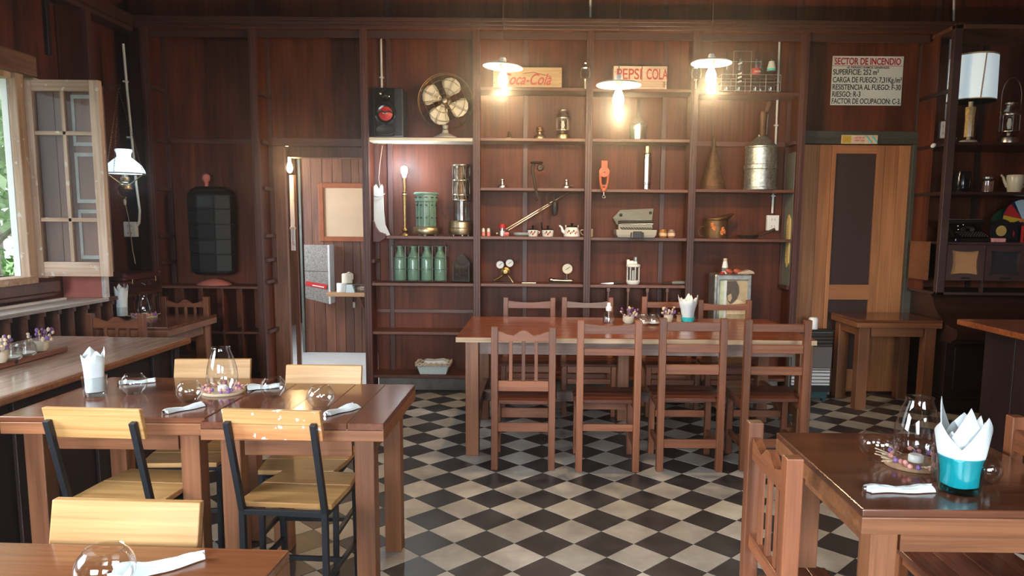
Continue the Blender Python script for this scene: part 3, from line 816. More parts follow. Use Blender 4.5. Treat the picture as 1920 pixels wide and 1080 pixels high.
# curved cabinet base below the dresser
cb = thing('curved_base_cabinet', 'near-black base cabinet with swept curved shoulder under the dresser', 'cabinet', (3.27, 6.0, 0))
prof = []
for k in range(13):
    s_ = k / 12
    prof.append((.10 - .32 * s_ ** 1.6 if s_ < 1 else -.22, .955 - .26 * s_ ** .8))
prof = [(.50, .955), (.16, .955)] + [(.12 - .40 * (1 - math.cos(PI / 2 * k / 12)) ** .9 * 1.0, .955 - .25 * math.sin(PI / 2 * k / 12)) for k in range(1, 13)][:12] + [(-.285, .66), (-.265, .625), (-.20, .60), (-.20, .585), (.50, .585)]
obj('curved_top', MB(True).prism(prof, .0, 1.2, 'yz'), M['darkx'], cb, angle=50)
obj('body', MB().box(.03, 1.2, -.08, .50, .12, .585), M['dark'], cb, .004)
obj('plinth', MB().box(-.0, 1.2, -.13, .50, 0, .10).box(.015, 1.2, -.11, .5, .10, .125), M['dark'], cb, .006)
for k in range(3): obj('panel', MB().box(.10 + k * .38, .42 + k * .38, -.092, -.08, .18, .54), M['dark'], cb, .006)

# dresser with glazed drop-front bins on the right
YR, XR = 6.02, 3.25
dr = thing('wall_dresser', 'dark open dresser with framed bins at the right edge', 'cabinet', (XR, YR, 0))
obj('post', MB().box(-.02, .045, -.02, .03, .957, 3.10), M['cab'], dr, .003)
obj('post', MB().box(-.02, .02, .50, .54, .957, 3.10), M['cab'], dr, .003)
obj('end_panel', MB().box(-.012, .012, .25, .50, .957, 3.09), M['ply'], dr)
for z in (2.615, 2.195, 1.80): obj('side_rail', MB().box(-.014, .014, .03, .50, z - .03, z), M['dark'], dr)
sd = obj('side_board', MB().box(-.05, -.03, .10, .40, 1.07, 1.39), M['edge'], dr); sd['label'] = 'pale wooden end of the bin'
for z in (2.195, 1.80): obj('shelf', MB().box(.02, 1.2, .0, .54, z - .024, z), M['darkx'], dr, .003)
obj('shelf', MB().box(.02, 1.2, -.0, .54, 1.37, 1.392), M['cab'], dr, .003)
obj('shelf', MB().box(-.02, 1.2, -.02, .54, .957, .98), M['cab'], dr, .003)
obj('top_board', MB().box(-.02, 1.2, -.02, .56, 3.07, 3.10), M['plank'], dr)
obj('back_panel', MB().box(.013, .55, .54, .556, .98, 3.07), M['ply'], dr)
obj('back_panel', MB().box(.552, 1.2, .54, .556, .98, 3.07), M['ply'], dr)
obj('batten', MB().box(.53, .575, .525, .541, .98, 3.07), M['dark'], dr)
obj('mullion', MB().box(.355, .375, .0, .03, .98, 1.075), M['cab'], dr)


def wavy(x0, x1, z0, z1, n=8, amp=.012):
    L = []
    for k in range(n): L.append((x0 + (x1 - x0) * k / n, z0 + amp * math.sin(PI * k / n)))
    for k in range(n): L.append((x1 - amp * math.sin(PI * k / n), z0 + (z1 - z0) * k / n))
    for k in range(n): L.append((x1 - (x1 - x0) * k / n, z1 - amp * math.sin(PI * k / n)))
    for k in range(n): L.append((x0 + amp * math.sin(PI * k / n), z1 - (z1 - z0) * k / n))
    return L


def rectloop(x0, x1, z0, z1, n=8):
    return wavy(x0, x1, z0, z1, n, 0)


for k, (xa, xb) in enumerate(((.05, .362), (.368, .70), (.706, 1.04))):
    bin_ = obj('bin_front', MB().frame(rectloop(xa, xb, 1.078, 1.368), wavy(xa + .04, xb - .045, 1.125, 1.325), -.015, .012), M['cab'], dr, 0)
    obj('bin_pane', MB().prism(wavy(xa + .038, xb - .043, 1.122, 1.328), .002, .006), M['hessian'] if k == 0 else M['mirror'], bin_)
    obj('pull', MB().box(xa + .12, xb - .12, -.028, -.014, 1.092, 1.106), M['blackmetal'], bin_, .003)
    obj('bin_body', MB().box(xa + .01, xb - .01, .012, .45, 1.08, 1.366), M['dark'], bin_)

# ------------------------------------------------------------------ timber chairs
def timber_chair(name, label, w, h, rails, slats=None, seat_z=.425, depth=.38, group=None, loc=(0, 0, 0), rz=0, scallop=False, top_mat='chairx', low=(.215, .27), lows=(.26, .30), concave=False):
    """back at y=0 (towards -y), seat runs to +y"""
    t = thing(name, label, 'chair', loc, rz, group)
    hw = w / 2; pw = .042
    for s in (-1, 1):
        obj('back_leg', MB().box(s * hw, s * (hw - pw), -.02, .025, 0, h), M['chairz'], t, .003)
        obj('front_leg', MB().box(s * hw, s * (hw - .038), depth - .045, depth - .007, 0, seat_z - .022), M['chairz'], t, .003)
        obj('side_rail', MB().box(s * (hw - .008), s * (hw - .03), .025, depth - .045, seat_z - .075, seat_z - .022), M['chairx'], t, .002)
        obj('side_stretcher', MB().box(s * (hw - .01), s * (hw - .032), .025, depth - .045, .13, .17), M['chairx'], t, .002)
    xi = hw - pw
    for k, (za, zb) in enumerate(rails):
        if k == 0 and scallop:
            n = 24; top = []
            for q in range(n + 1):
                f = q / n; zz_ = zb - .018 + .018 * math.cos((f - .5) * 4 * PI) * (1 if .25 < f < .75 else .6)
                top.append((-xi + 2 * xi * f, zz_))
            obj('crest_rail', MB().prism([(xi, za), (-xi, za)] + top, -.008, .016), M[top_mat], t)
        elif k == 0 and concave:
            top = [(-xi + 2 * xi * q / 12, zb - .014 * math.sin(PI * q / 12)) for q in range(13)]
            obj('crest_rail', MB().prism([(xi, za), (-xi, za)] + top, -.008, .016), M[top_mat], t)
        else:
            obj('crest_rail' if k == 0 else 'back_rail', MB().box(-xi, xi, -.008, .016, za, zb), M[top_mat] if k == 0 else M['chairx'], t, .003)
    if slats:
        za, zb = rails[1][1], rails[0][0]
        for k in range(slats):
            xx = -xi + 2 * xi * (k + 1) / (slats + 1)
            obj('slat', MB().box(xx - .011, xx + .011, -.003, .010, za, zb), M['chairz'], t, .002)
    nb = 4
    for k in range(nb):
        ya, yb = .0 + (depth + .02) * k / nb, .0 + (depth + .02) * (k + 1) / nb
        e = hw + (.012 if k else -pw - .001)
        obj('seat_board', MB().box(-e, e, ya + .001 + (.026 if k == 0 else 0), yb - .001, seat_z - .021, seat_z), M['seat'], t, .003)
    obj('seat_rail', MB().box(-xi, xi, depth - .04, depth - .018, seat_z - .075, seat_z - .022), M['chairx'], t, .002)
    obj('stretcher', MB().box(-xi, xi, -.006, .014, *low), M['chairx'], t, .002)
    obj('stretcher', MB().box(-xi, xi, depth - .036, depth - .014, *lows), M['chairx'], t, .002)
    return t


near = 'timber chairs along the near side of the long table'
def mid2(a, b): return (a + b) / 2
timber_chair('timber_chair', 'slat-backed timber chair with scalloped crest at the long table', .392, .888, [(.803, .868), (.493, .556)], 3, loc=(-.119, 4.36, 0), group=near, scallop=True, low=(.24, .295), lows=(.235, .30))
timber_chair('timber_chair', 'two-rail ladder-back chair second along the near side of the long table', .39, .937, [(.855, .916), (.722, .765)], None, .44, loc=(.398, 4.34, 0), group=near, concave=True, low=(.254, .296), lows=(.30, .345))
timber_chair('timber_chair', 'ladder-back chair with knotted top rail in front of the blue napkin cup', .408, .951, [(.872, .926), (.742, .791), (.607, .666)], None, .45, loc=(.905, 4.36, 0), group=near, low=(.147, .202), lows=(.25, .295))
timber_chair('timber_chair', 'ladder-back chair at the end of the long table nearest the heater', .40, .944, [(.87, .918), (.737, .79), (.604, .655)], None, .45, loc=(1.42, 4.38, 0), group=near, low=(.147, .202), lows=(.25, .295))
farg = 'timber chairs along the far side of the long table'
timber_chair('timber_chair', 'orange-toned chair back behind the empty end of the long table', .43, .905, [(.818, .878), (.62, .66)], None, loc=(-.118, 6.0, 0), rz=180, group=farg, concave=True)
timber_chair('timber_chair', 'chair with greyish grained top rail behind the spray bottle', .425, .911, [(.825, .878), (.62, .66)], None, loc=(.362, 6.0, 0), rz=180, group=farg, top_mat='chairg', concave=True)
timber_chair('timber_chair', 'chair partly hidden behind the blue cup of napkins', .42, .921, [(.83, .878), (.62, .66)], None, loc=(1.02, 6.0, 0), rz=180, group=farg)
timber_chair('timber_chair', 'dark chair with curved top rail in front of the portrait tin', .44, .90, [(.815, .872), (.62, .66)], None, loc=(1.495, 6.0, 0), rz=180, group=farg, concave=True)
timber_chair('timber_chair', 'slat-backed chair with scuffed posts turned towards the near right table', .385, .912, [(.80, .875), (.52, .565)], 3, .43, .235, loc=(.645, 2.0, 0), rz=-90, scallop=True, low=(.36, .40))
timber_chair('timber_chair', 'chair cropped by the right edge with plank seat under the near table', .43, .875, [(.76, .84), (.50, .545)], 3, .43, loc=(1.60, 2.215, 0), rz=90, scallop=True)
timber_chair('timber_chair', 'slat-backed chair with its back turned at the small table below the lamp', .40, .865, [(.765, .842), (.50, .55)], 3, .43, .19, loc=(-2.962, 5.0, 0), scallop=True)
timber_chair('timber_chair', 'slat-backed chair on the far side of the small table by the pigeonholes', .395, .878, [(.79, .852), (.50, .55)], 3, .43, .14, loc=(-3.01, 6.09, 0), rz=180, scallop=True)

# ------------------------------------------------------------------ pine and steel chairs
def steel_chair(label, loc, rz, boards=('pine',), w=.36, h=.84, bh=.115):
    t = thing('pine_steel_chair', label, 'chair', loc, rz, 'pine chairs on black steel frames')
    hw = w / 2; q = .022
    lean = .075
    for s in (-1, 1):
        x = s * (hw - .022)
        obj('back_leg', MB().bar((x, -.005, 0), (x, .0, .44), q, q, (0, 1, 0)).bar((x, .0, .435), (x, -lean - .013, h - .045), q, q, (0, 1, 0)), M['blackmetal'], t, .002)
        obj('front_leg', MB().bar((x, .355, 0), (x, .335, .44), q, q, (0, 1, 0)), M['blackmetal'], t, .002)
        obj('side_frame', MB().bar((x, 0, .43), (x, .335, .43), q, q), M['blackmetal'], t, .002)
        obj('side_stretcher', MB().bar((x, 0, .17), (x, .345, .17), .018, .018), M['blackmetal'], t, .002)
    obj('cross_frame', MB().bar((-hw + .02, 0, .43), (hw - .02, 0, .43), q, q), M['blackmetal'], t, .002)
    obj('cross_frame', MB().bar((-hw + .02, .335, .43), (hw - .02, .335, .43), q, q), M['blackmetal'], t, .002)
    obj('stretcher', MB().bar((-hw + .02, .175, .17), (hw - .02, .175, .17), .018, .018), M['blackmetal'], t, .002)
    nb = len(boards)
    for k, b in enumerate(boards):
        za, zb = h - bh + bh * k / nb, h - bh + bh * (k + 1) / nb
        ya, yb = [-lean * (z - .44) / (h - .044 - .44) * 1.04 for z in (za, zb)]
        bb = MB(); th_ = .022
        bb.add([(-hw, ya + .005, za), (hw, ya + .005, za), (hw, ya + .005 + th_, za), (-hw, ya + .005 + th_, za), (-hw, yb + .005, zb), (hw, yb + .005, zb), (hw, yb + .005 + th_, zb), (-hw, yb + .005 + th_, zb)],
               [(0, 3, 2, 1), (4, 5, 6, 7), (0, 1, 5, 4), (1, 2, 6, 5), (2, 3, 7, 6), (3, 0, 4, 7)])
        obj('back_board', bb, M[b], t, .003)
    for k in range(2):
        ya, yb = (.012, .215) if k == 0 else (.218, .37)
        sb = MB().prism([(-hw, ya), (hw, ya), (hw - (.02 if k else 0), yb), (-hw + (.02 if k else 0), yb)], .442, .463, 'xy')
        obj('seat_board', sb, M['pine'], t, .003)
    for s in (-1, 1): obj('bolt', MB(True).sphere((s * (hw - .022), -.062, h - .085), .006, n=8, m=6), M['steel'], t)
    return t


steel_chair('pine chair with black steel frame beside the dark counter front', (-1.60, 2.60, 0), -3)
steel_chair('pine chair with paint-flecked, red-streaked back board on black steel frame', (-.96, 2.60, 0), -4, ('pinered', 'pinespot'))
steel_chair('pine chair back rising behind the tall glass chimney', (-1.60, 3.42, 0), 184)
steel_chair('pale pine chair back in front of the doorway', (-1.04, 3.34, 0), 180, h=.83)
steel_chair('blurred pine chair back tucked against the bottom-left table', (-.99, 1.60, 0), 178, h=.84, bh=.13)

# ------------------------------------------------------------------ lamps
K = 6.43 / FPX                                    # metres per pixel on the shelves


def X(u, v, Y=6.43): return at(u, v, Y).x


def pendant(label, u, v, Y, r, tilt=0, power=52):
    c = at(u, v, Y)
    t = thing('pendant_lamp', label, 'lamp', c, 0, 'enamel pendant lamps over the dining room')
    sh_ = MB(True).lathe([(.018, .034), (.022, .026), (.035, .018), (r * .55, .013), (r * .88, .005), (r, -.004), (r, -.008), (r * .86, .001), (r * .55, .008), (.03, .012), (.015, .014)], n=40)
    if tilt: sh_.rot(tilt, 'Y')
    obj('lamp_shade', sh_, M['enamel'], t)
    obj('socket', MB(True).lathe([(.001, .056), (.018, .054), (.024, .04), (.024, .03), (.020, -.02), (.001, -.021)], n=16), M['enamel'], t)
    obj('bulb', MB(True).lathe([(.014, -.018), (.018, -.035), (.033, -.075), (.036, -.10), (.030, -.125), (.014, -.140), (.001, -.143)], n=20), M['bulb'], t)
    obj('cord', MB(True).cyl((0, 0, .054), (0, 0, 4.1 - c.z), .003, n=6), M['darkcord'], t)
    point('pendant_glow', c + Vector((0, 0, -.175)), power, (1, .70, .38), .03)
    return t


pendant('tilted white enamel pendant lamp beside the red script crate', 943, 124, 5.13, .136, 4)
pendant('lowest white enamel pendant lamp hanging in front of the lettered crate', 1160, 158, 4.62, .137)
pendant('white enamel pendant lamp next to the wire crate of bottles', 1334, 117, 5.06, .135)

# hanging oil lamp by the window
c = at(234, 325, 5.8)
t = thing('hanging_oil_lamp', 'hanging oil lamp with lit white glass shade beside the window', 'lamp', c)
R0 = .147
obj('lamp_shade', MB(True).lathe([(.060, .185), (.062, .170), (.052, .155), (.050, .125), (.075, .105), (.120, .065), (R0 - .006, .025), (R0, .0), (R0 - .004, .0), (R0 - .01, .025), (.115, .062), (.072, .10), (.046, .122), (.048, .158), (.056, .185)], n=36), M['milk'], t)
obj('shade_ring', MB(True).tube([(R0 * math.cos(a) * 1.02, R0 * math.sin(a) * 1.02, -.003) for a in [2 * PI * k / 32 for k in range(32)]], .004, 6, True), M['iron'], t)
fr = MB(True)
for a in (0, 2.1, 4.2): fr.tube([(R0 * math.cos(a), R0 * math.sin(a), -.005), (.035 * math.cos(a), .035 * math.sin(a), -.085)], .004, 6)
obj('bracket', fr, M['brass'], t)
obj('chimney', MB(True).lathe([(.022, -.04), (.026, -.0), (.02, .08), (.018, .08), (.023, 0), (.019, -.04)], n=16), M['glass'], t)
obj('burner', MB(True).lathe([(.001, -.03), (.03, -.03), (.034, -.05), (.028, -.07), (.001, -.071)], n=18), M['brass'], t)
obj('font', MB(True).lathe([(.018, -.075), (.045, -.09), (.052, -.118), (.05, -.125), (.02, -.14), (.001, -.142)], n=24), M['oldbrass'], t)
top = at(222, 166, 5.8) - c
for k, a in enumerate((PI, 0, -PI / 2)):
    e = Vector((R0 * math.cos(a), R0 * math.sin(a), 0)); ch = MB(True); n = 34
    for q in range(n):
        p_ = top.lerp(e, (q + .5) / n); d_ = (e - top) / n * .62
        s_ = Vector((.004, 0, 0)) if q % 2 else Vector((0, .004, 0))
        ch.tube([p_ - d_ / 2, p_ - d_ / 4 + s_, p_ + d_ / 4 + s_, p_ + d_ / 2, p_ + d_ / 4 - s_, p_ - d_ / 4 - s_], .0016, 4, True)
    obj('chain', ch, M['brass'], t)
obj('wall_hook', MB(True).tube([top + Vector((-.12, 0, .025)), top + Vector((-.05, 0, .01)), top + Vector((-.02, 0, .02)), top + Vector((.015, 0, .03)), top + Vector((.02, 0, .008)), top + Vector((0, 0, 0))], .006, 8), M['iron'], t)
obj('curled_arm', MB(True).tube([(-.045, 0, -.11), (-.062, 0, -.135), (-.06, 0, -.16), (-.03, 0, -.185), (-.004, 0, -.182)], .005, 8), M['oldbrass'], t)
cdp = [Vector((0, 0, -.182)), at(234, 378, 5.8) - c, at(241, 410, 5.9) - c, at(249, 470, 6.0) - c, at(254, 495, 6.0) - c]
obj('cord', MB(True).tube(cdp, .004, 6), M['cord'], t)
obj('switch', MB(True).sphere(at(234, 379, 5.8) - c, .012, sz=2.2, n=10, m=8), M['cream'], t)
point('oil_lamp_glow', c + Vector((0, 0, -.06)), 7, (.75, .92, 1), .04)

# lamp on the dresser
c = Vector((at(1815, 266, 6.2).x, 6.2, 2.196))
t = thing('table_lamp', 'lit parchment-shaded table lamp with yellow column on the dresser', 'lamp', c)
ks = 6.2 / FPX
obj('base', MB(True).lathe([(.001, 0), (.066, 0), (.068, .012), (.066, .028), (.05, .034), (.016, .036), (.014, .058), (.001, .058)], n=32), M['ceramic'], t)
obj('column', MB(True).lathe([(.001, .058), (.036, .058), (.037, .064), (.035, .20), (.041, .292), (.039, .30), (.001, .30)], n=8), M['onyx'], t)
obj('neck', MB(True).lathe([(.001, .30), (.018, .30), (.018, .335), (.03, .38), (.001, .38)], n=16), M['ceramic'], t)
r1 = 39 * ks
obj('lamp_shade', MB(True).lathe([(r1 * 1.03, .345), (r1 * 1.0, .70), (r1 * .985, .70), (r1 * 1.015, .345)], n=48), M['shade'], t)
obj('trim_band', MB(True).lathe([(r1 * 1.035, .343), (r1 * 1.037, .351), (r1 * 1.025, .351), (r1 * 1.022, .343)], n=48), M['kraft'], t)
obj('trim_band', MB(True).lathe([(r1 * 1.005, .694), (r1 * 1.01, .706), (r1 * .985, .706), (r1 * .98, .694)], n=48), M['kraft'], t)
obj('seam', MB().bar((-.03, -r1 * 1.032, .35), (-.005, -r1 * 1.004, .695), .010, .004, (0, 1, 0)), M['kraft'], t)
point('table_lamp_glow', c + Vector((0, 0, .55)), 9, (.8, .94, 1), .08)

# bare bulb lamp on the shelf
c = Vector((X(760, 440), 6.42, 1.398))
t = thing('brass_lamp', 'slender brass column lamp with bare glowing bulb on the shelf', 'lamp', c)
obj('column', MB(True).lathe([(.001, 0), (.05, 0), (.048, .012), (.028, .022), (.02, .034), (.03, .045), (.028, .06), (.015, .07), (.017, .20), (.022, .345), (.03, .352), (.018, .365), (.022, .375), (.014, .39), (.018, .45), (.018, .50), (.001, .50)], n=20), M['brass'], t)
obj('bulb', MB(True).lathe([(.012, .50), (.016, .515), (.028, .55), (.030, .57), (.022, .592), (.001, .60)], n=16), M['bulbcool'], t)
point('brass_lamp_glow', c + Vector((0, -.06, .575)), 13, (.80, .93, 1), .03)

# bulb and board coloured white to imitate a bright gap in the doorway
c = at(543, 312, 7.2)
t = thing('doorway_bulb', 'bare warm bulb glowing inside the left doorway', 'lamp', c)
obj('bulb', MB(True).lathe([(.012, .05), (.018, .03), (.030, -.01), (.028, -.03), (.018, -.055), (.001, -.065)], n=16), M['bulbsmall'], t)
obj('socket', MB(True).lathe([(.001, .09), (.016, .09), (.018, .05), (.001, .049)], n=12), M['ceramic'], t)
obj('cord', MB(True).cyl((0, 0, .09), (0, 0, 2.6 - c.z), .003, n=6), M['darkcord'], t)
point('doorway_glow', c + Vector((.05, -.08, 0)), 16, (1, .62, .28), .03)
a, b = at(542, 328, 7.3), at(553, 470, 7.3)
sp = thing('bright_gap_board', 'narrow white board imitating a bright window gap below the doorway bulb', 'board', (a.x, 7.3, 0))
obj('post', MB().box(.01, .05, .03, .06, 0, a.z), M['plank'], sp)
obj('board', MB().box(0, b.x - a.x, 0, .03, b.z, a.z), wood('bright_gap_white', (.35, .25, .2), (.7, .68, .64), 'z', 1, .6, 10, .5, wear=((.78, .77, .75), 14, .42)), sp, .003)
obj('bracket', MB().box(0, .05, -.03, 0, b.z + .21, b.z + .235), M['cream'], sp)

# ------------------------------------------------------------------ conduits and sockets
def conduit(label, pts, sock=None, clips=(), r=.010):
    p0 = pts[-1]
    t = thing('cable_conduit', label, 'conduit', p0)
    L = [p - p0 for p in pts]
    obj('pipe', MB(True).tube(L, r, 10), M['conduit'], t)
    for k in clips:
        q = L[0].lerp(L[-1], k); obj('clip', MB().cbox(q - Vector((0, 0, .006)), .034, .03, .012), M['conduit'], t)
    if sock:
        o_, w, h = sock
        q = o_ - p0
        s = obj('socket_box', MB().box(q.x - w / 2, q.x + w / 2, q.y - .025, q.y + .02, q.z - h / 2, q.z + h / 2), M['white'], t, .004)
        for dz_ in (-.03, .03):
            for sx in (-1, 1): obj('slot', MB().bar((q.x + sx * .016, q.y - .0265, q.z + dz_ - .008), (q.x + sx * .010, q.y - .0265, q.z + dz_ + .008), .004, .002), M['black'], s)
    return t


conduit('white conduit running down to the socket beside the oil lamp', [at(231, 82, 6.1), at(238, 165, 6.1), at(248, 270, 6.1), at(256, 350, 6.1), at(262, 395, 6.1), at(261, 418, 6.1), at(254, 428, 6.1)], (at(246, 430, 6.1), .10, .125), (.2, .5))
conduit('white conduit descending behind the loudspeaker', [at(714, 66, 6.56), at(716, 172, 6.56)], None, (.75,))
conduit('white conduit crossing above the cornice in the middle', [at(1107, -6, 6.54), at(1107, 33, 6.54)])
t = conduit('white conduit ending in a double socket beside the galvanised can', [at(1462, 66, 6.545), at(1458, 180, 6.545), at(1453, 300, 6.545), at(1448, 400, 6.545)], (at(1448, 418, 6.55), .105, .135), (.5, .9))
conduit('white conduit at the top right corner', [at(1789, -6, 6.5), at(1788, 40, 6.5)])
t = conduit('white conduit with a small box inside the dresser side', [at(1783, 70, 6.35), at(1773, 225, 6.35)], (at(1768, 244, 6.33), .06, .14))

# ------------------------------------------------------------------ first shelf bay
def box_speaker():
    z = 2.232; Yc = 6.38
    c = Vector((X(733, 258, Yc), Yc, z))
    t = thing('loudspeaker', 'black loudspeaker with red cone on the cream-edged shelf', 'loudspeaker', c)
    w, h = .25, .40
    obj('cabinet', MB().box(-w / 2, w / 2, -.09, .13, 0, h), M['black'], t, .008)
    obj('front_baffle', MB().box(-w / 2 + .012, w / 2 - .07, -.098, -.09, .0, h - .005), M['blackgloss'], t, .006)
    cx0 = -.02
    obj('tweeter', MB(True).lathe([(.052, .0), (.05, .012), (.035, .004), (.02, .012), (.001, .018)], (cx0, -.098, .335), 28, 'y'), M['blackgloss'], t)
    wf = obj('woofer', MB(True).lathe([(.092, 0), (.09, .018), (.078, .022), (.072, .006), (.03, -.0), (.001, .0)], (cx0, -.098, .185), 36, 'y'), M['blackgloss'], t)
    obj('cone', MB(True).lathe([(.062, .003), (.05, .006), (.03, .018), (.001, .026)], (cx0, -.098, .185), 32, 'y'), M['red'], wf)
    obj('badge', MB().box(cx0 - .018, cx0 + .018, -.128, -.122, .182, .192), M['steel'], wf)
    obj('wave_grille', MB(True).tube([(cx0 - .06, -.115, .19), (cx0 - .03, -.125, .205), (cx0, -.128, .19), (cx0 + .03, -.125, .205), (cx0 + .06, -.115, .19)], .006, 6), M['black'], wf)
    obj('bass_port', MB(True).lathe([(.085, 0), (.08, .008), (.06, .002), (.001, .0)], (cx0, -.098, .052), 28, 'y', 1, .5), M['black'], t)


box_speaker()
c = Vector((X(835, 258, 6.40), 6.40, 2.232))
t = thing('desk_fan', 'vintage desk fan with four pale blades in a wire cage', 'fan', c)
obj('base', MB(True).lathe([(.001, 0), (.10, 0), (.098, .012), (.06, .03), (.03, .045), (.022, .08), (.028, .11), (.001, .11)], n=28, sy=.8), M['greylight'], t)
ctr = at(835, 190, 6.36) - c
obj('motor', MB(True).lathe([(.001, -.07), (.04, -.065), (.05, -.03), (.05, .02), (.03, .035), (.001, .036)], ctr + Vector((0, .07, 0)), 20, 'y'), M['oldbrass'], t)
obj('neck', MB(True).tube([(0, .0, .10), (0, .05, .17), ctr + Vector((0, .08, -.03))], .014, 8), M['oldbrass'], t)
for k in range(4):
    a0 = math.radians(62 + 90 * k); bl = MB(True); rows = 7
    vs = []
    for i in range(rows):
        f = i / (rows - 1); rr = .035 + f * .168
        hw = math.radians(8 + 27 * math.sin(PI * min(1, f * .62 + .08)))
        for s in range(6):
            g = s / 5 * 2 - 1; a = a0 + g * hw + f * .12
            rr2 = rr - (.03 * g * g * (f ** 3))
            vs.append((ctr.x + rr2 * math.cos(a), ctr.y - .006 + g * .022 * (1 - .3 * f), ctr.z + rr2 * math.sin(a)))
    fs = [(i * 6 + s, i * 6 + s + 1, (i + 1) * 6 + s + 1, (i + 1) * 6 + s) for i in range(rows - 1) for s in range(5)]
    bl.add(vs, fs); o = obj('blade', bl, M['cream'], t)
    sm_ = o.modifiers.new('thick', 'SOLIDIFY'); sm_.thickness = .002
obj('hub', MB(True).lathe([(.001, .03), (.018, .028), (.028, .015), (.03, -.005), (.001, -.006)], ctr - Vector((0, .01, 0)), 20, 'y'), M['oldbrass'], t)
cg = MB(True)
for rr, yy in ((.232, .0), (.232, .06), (.17, -.035), (.10, -.045), (.055, -.048)):
    cg.tube([(ctr.x + rr * math.cos(2 * PI * k / 48), ctr.y + yy, ctr.z + rr * math.sin(2 * PI * k / 48)) for k in range(48)], .0022, 5, True)
for k in range(12):
    a = 2 * PI * k / 12 + .1
    for da in (-.05, .05):
        cg.tube([(ctr.x + rr * math.cos(a + da * .23 / max(rr, .05) * .5), ctr.y + yy, ctr.z + rr * math.sin(a + da * .23 / max(rr, .05) * .5)) for rr, yy in ((.03, -.05), (.10, -.047), (.17, -.037), (.232, 0), (.232, .06))], .0016, 4)
obj('cage', cg, M['brass'], t)

# green paraffin stove and tall lattice heater
c = Vector((X(800, 440), 6.43, 1.398))
t = thing('paraffin_stove', 'green enamel paraffin stove with round brass tank on the shelf', 'stove', c)
obj('tank', MB(True).lathe([(.001, .012), (.118, .012), (.124, .02), (.124, .068), (.118, .076), (.001, .078)], n=40), M['oldbrass'], t)
for a in (.6, 2.5, 4.7): obj('foot', MB(True).sphere((.085 * math.cos(a), .085 * math.sin(a), .01), .014, n=8, m=6), M['ceramic'], t)
obj('drum', MB(True).lathe([(.001, .08), (.082, .08), (.084, .09), (.084, .285), (.098, .30), (.098, .355), (.001, .356)], n=36), M['greenstove'], t)
for z in (.10, .17, .25, .29): obj('ring', MB(True).tube([(.086 * math.cos(2 * PI * k / 32), .086 * math.sin(2 * PI * k / 32), z) for k in range(32)], .004, 5, True), M['greenstove'], t)
for k in range(5):
    a = -PI / 2 + (k - 2) * .55; obj('strap', MB().bar((.09 * math.cos(a), .09 * math.sin(a), .08), (.09 * math.cos(a), .09 * math.sin(a), .30), .012, .006, (math.cos(a), math.sin(a), 0)), M['greenstove'], t)
    for z in (.265, .155, .33): obj('vent_slot', MB().bar((.0875 * math.cos(a + .27) * (1.12 if z > .3 else 1), .0875 * math.sin(a + .27) * (1.12 if z > .3 else 1), z), (.0875 * math.cos(a + .02) * (1.12 if z > .3 else 1), .0875 * math.sin(a + .02) * (1.12 if z > .3 else 1), z), .012, .010), M['black'], t)
obj('top_rim', MB(True).lathe([(.098, .352), (.108, .356), (.108, .37), (.098, .374), (.06, .37), (.001, .37)], n=36), M['greenstove'], t)
obj('handle', MB(True).tube([(.09, .02, .26), (.14, .03, .20), (.17, .03, .14)], .004, 6), M['black'], t)
c = Vector((X(866, 438), 6.43, 1.398))
t = thing('lattice_heater', 'tall chromed paraffin heater with pierced lattice chimney', 'stove', c)
obj('tank', MB(True).lathe([(.001, .012), (.108, .012), (.112, .02), (.112, .065), (.108, .069), (.112, .073), (.112, .12), (.10, .132), (.001, .134)], n=40), M['oldbrass'], t)
for a in (.9, 2.8, 4.9): obj('foot', MB(True).cyl((.08 * math.cos(a), .08 * math.sin(a), 0), (.08 * math.cos(a), .08 * math.sin(a), .014), .012, n=10), M['oldbrass'], t)
obj('chimney', MB(True).lathe([(.072, .134), (.07, .30), (.072, .305), (.07, .31), (.07, .135)], n=32), M['glass'], t)
obj('burner', MB(True).lathe([(.001, .134), (.035, .14), (.03, .22), (.034, .29), (.001, .295)], n=20), M['copper'], t)
for z in (.30, .345, .47, .60): obj('band', MB(True).lathe([(.078, z), (.08, z + .004), (.08, z + .012), (.078, z + .016), (.074, z + .008)], n=32), M['nickel'], t)
for z0, z1 in ((.31, .475), (.475, .61)):
    for k in range(14):
        a = 2 * PI * k / 14
        pts = []
        for q in range(7):
            f = q / 6; aa = a + .16 * math.sin(PI * f) * (1 if k % 2 else -1)
            pts.append((.077 * math.cos(aa), .077 * math.sin(aa), z0 + (z1 - z0) * f))
        obj('lattice_bar', MB(True).tube(pts, .0055, 5), M['nickel'], t)
obj('reflector', MB(True).lathe([(.055, .31), (.055, .60), (.05, .60), (.05, .31)], n=24), M['copper'], t)
obj('wire', MB(True).tube([(-.05, -.065, .60), (.0, -.08, .53), (.08, -.05, .47)], .0025, 5), M['steel'], t)
# soda siphon crate: green bottles in a wire carrier
cz = .992; c0 = Vector((X(789, 533, 6.44), 6.44, cz))
t = thing('wire_crate', 'wire carrier holding green glass bottles on the second shelf', 'crate', c0)
wr_ = MB(True); w2, d2 = .235, .085
for z in (.012, .115, .215, .318):
    wr_.tube([(-w2, -d2, z), (w2, -d2, z), (w2, d2, z), (-w2, d2, z)], .0028, 5, True)
for xx in (-w2, -.118, 0, .118, w2):
    for s in (-1, 1): wr_.tube([(xx, s * d2, .012), (xx, s * d2, .318 if abs(xx) > .2 or s > 0 else .318)], .0026, 5)
    wr_.tube([(xx, -d2, .012), (xx, d2, .012)], .0026, 5)
obj('wire_frame', wr_, M['steel'], t)
for s in (-1, 1): obj('handle', MB(True).tube([(s * w2, -.02, .318), (s * (w2 - .01), 0, .345), (s * w2, .02, .318)], .003, 5), M['steel'], t)


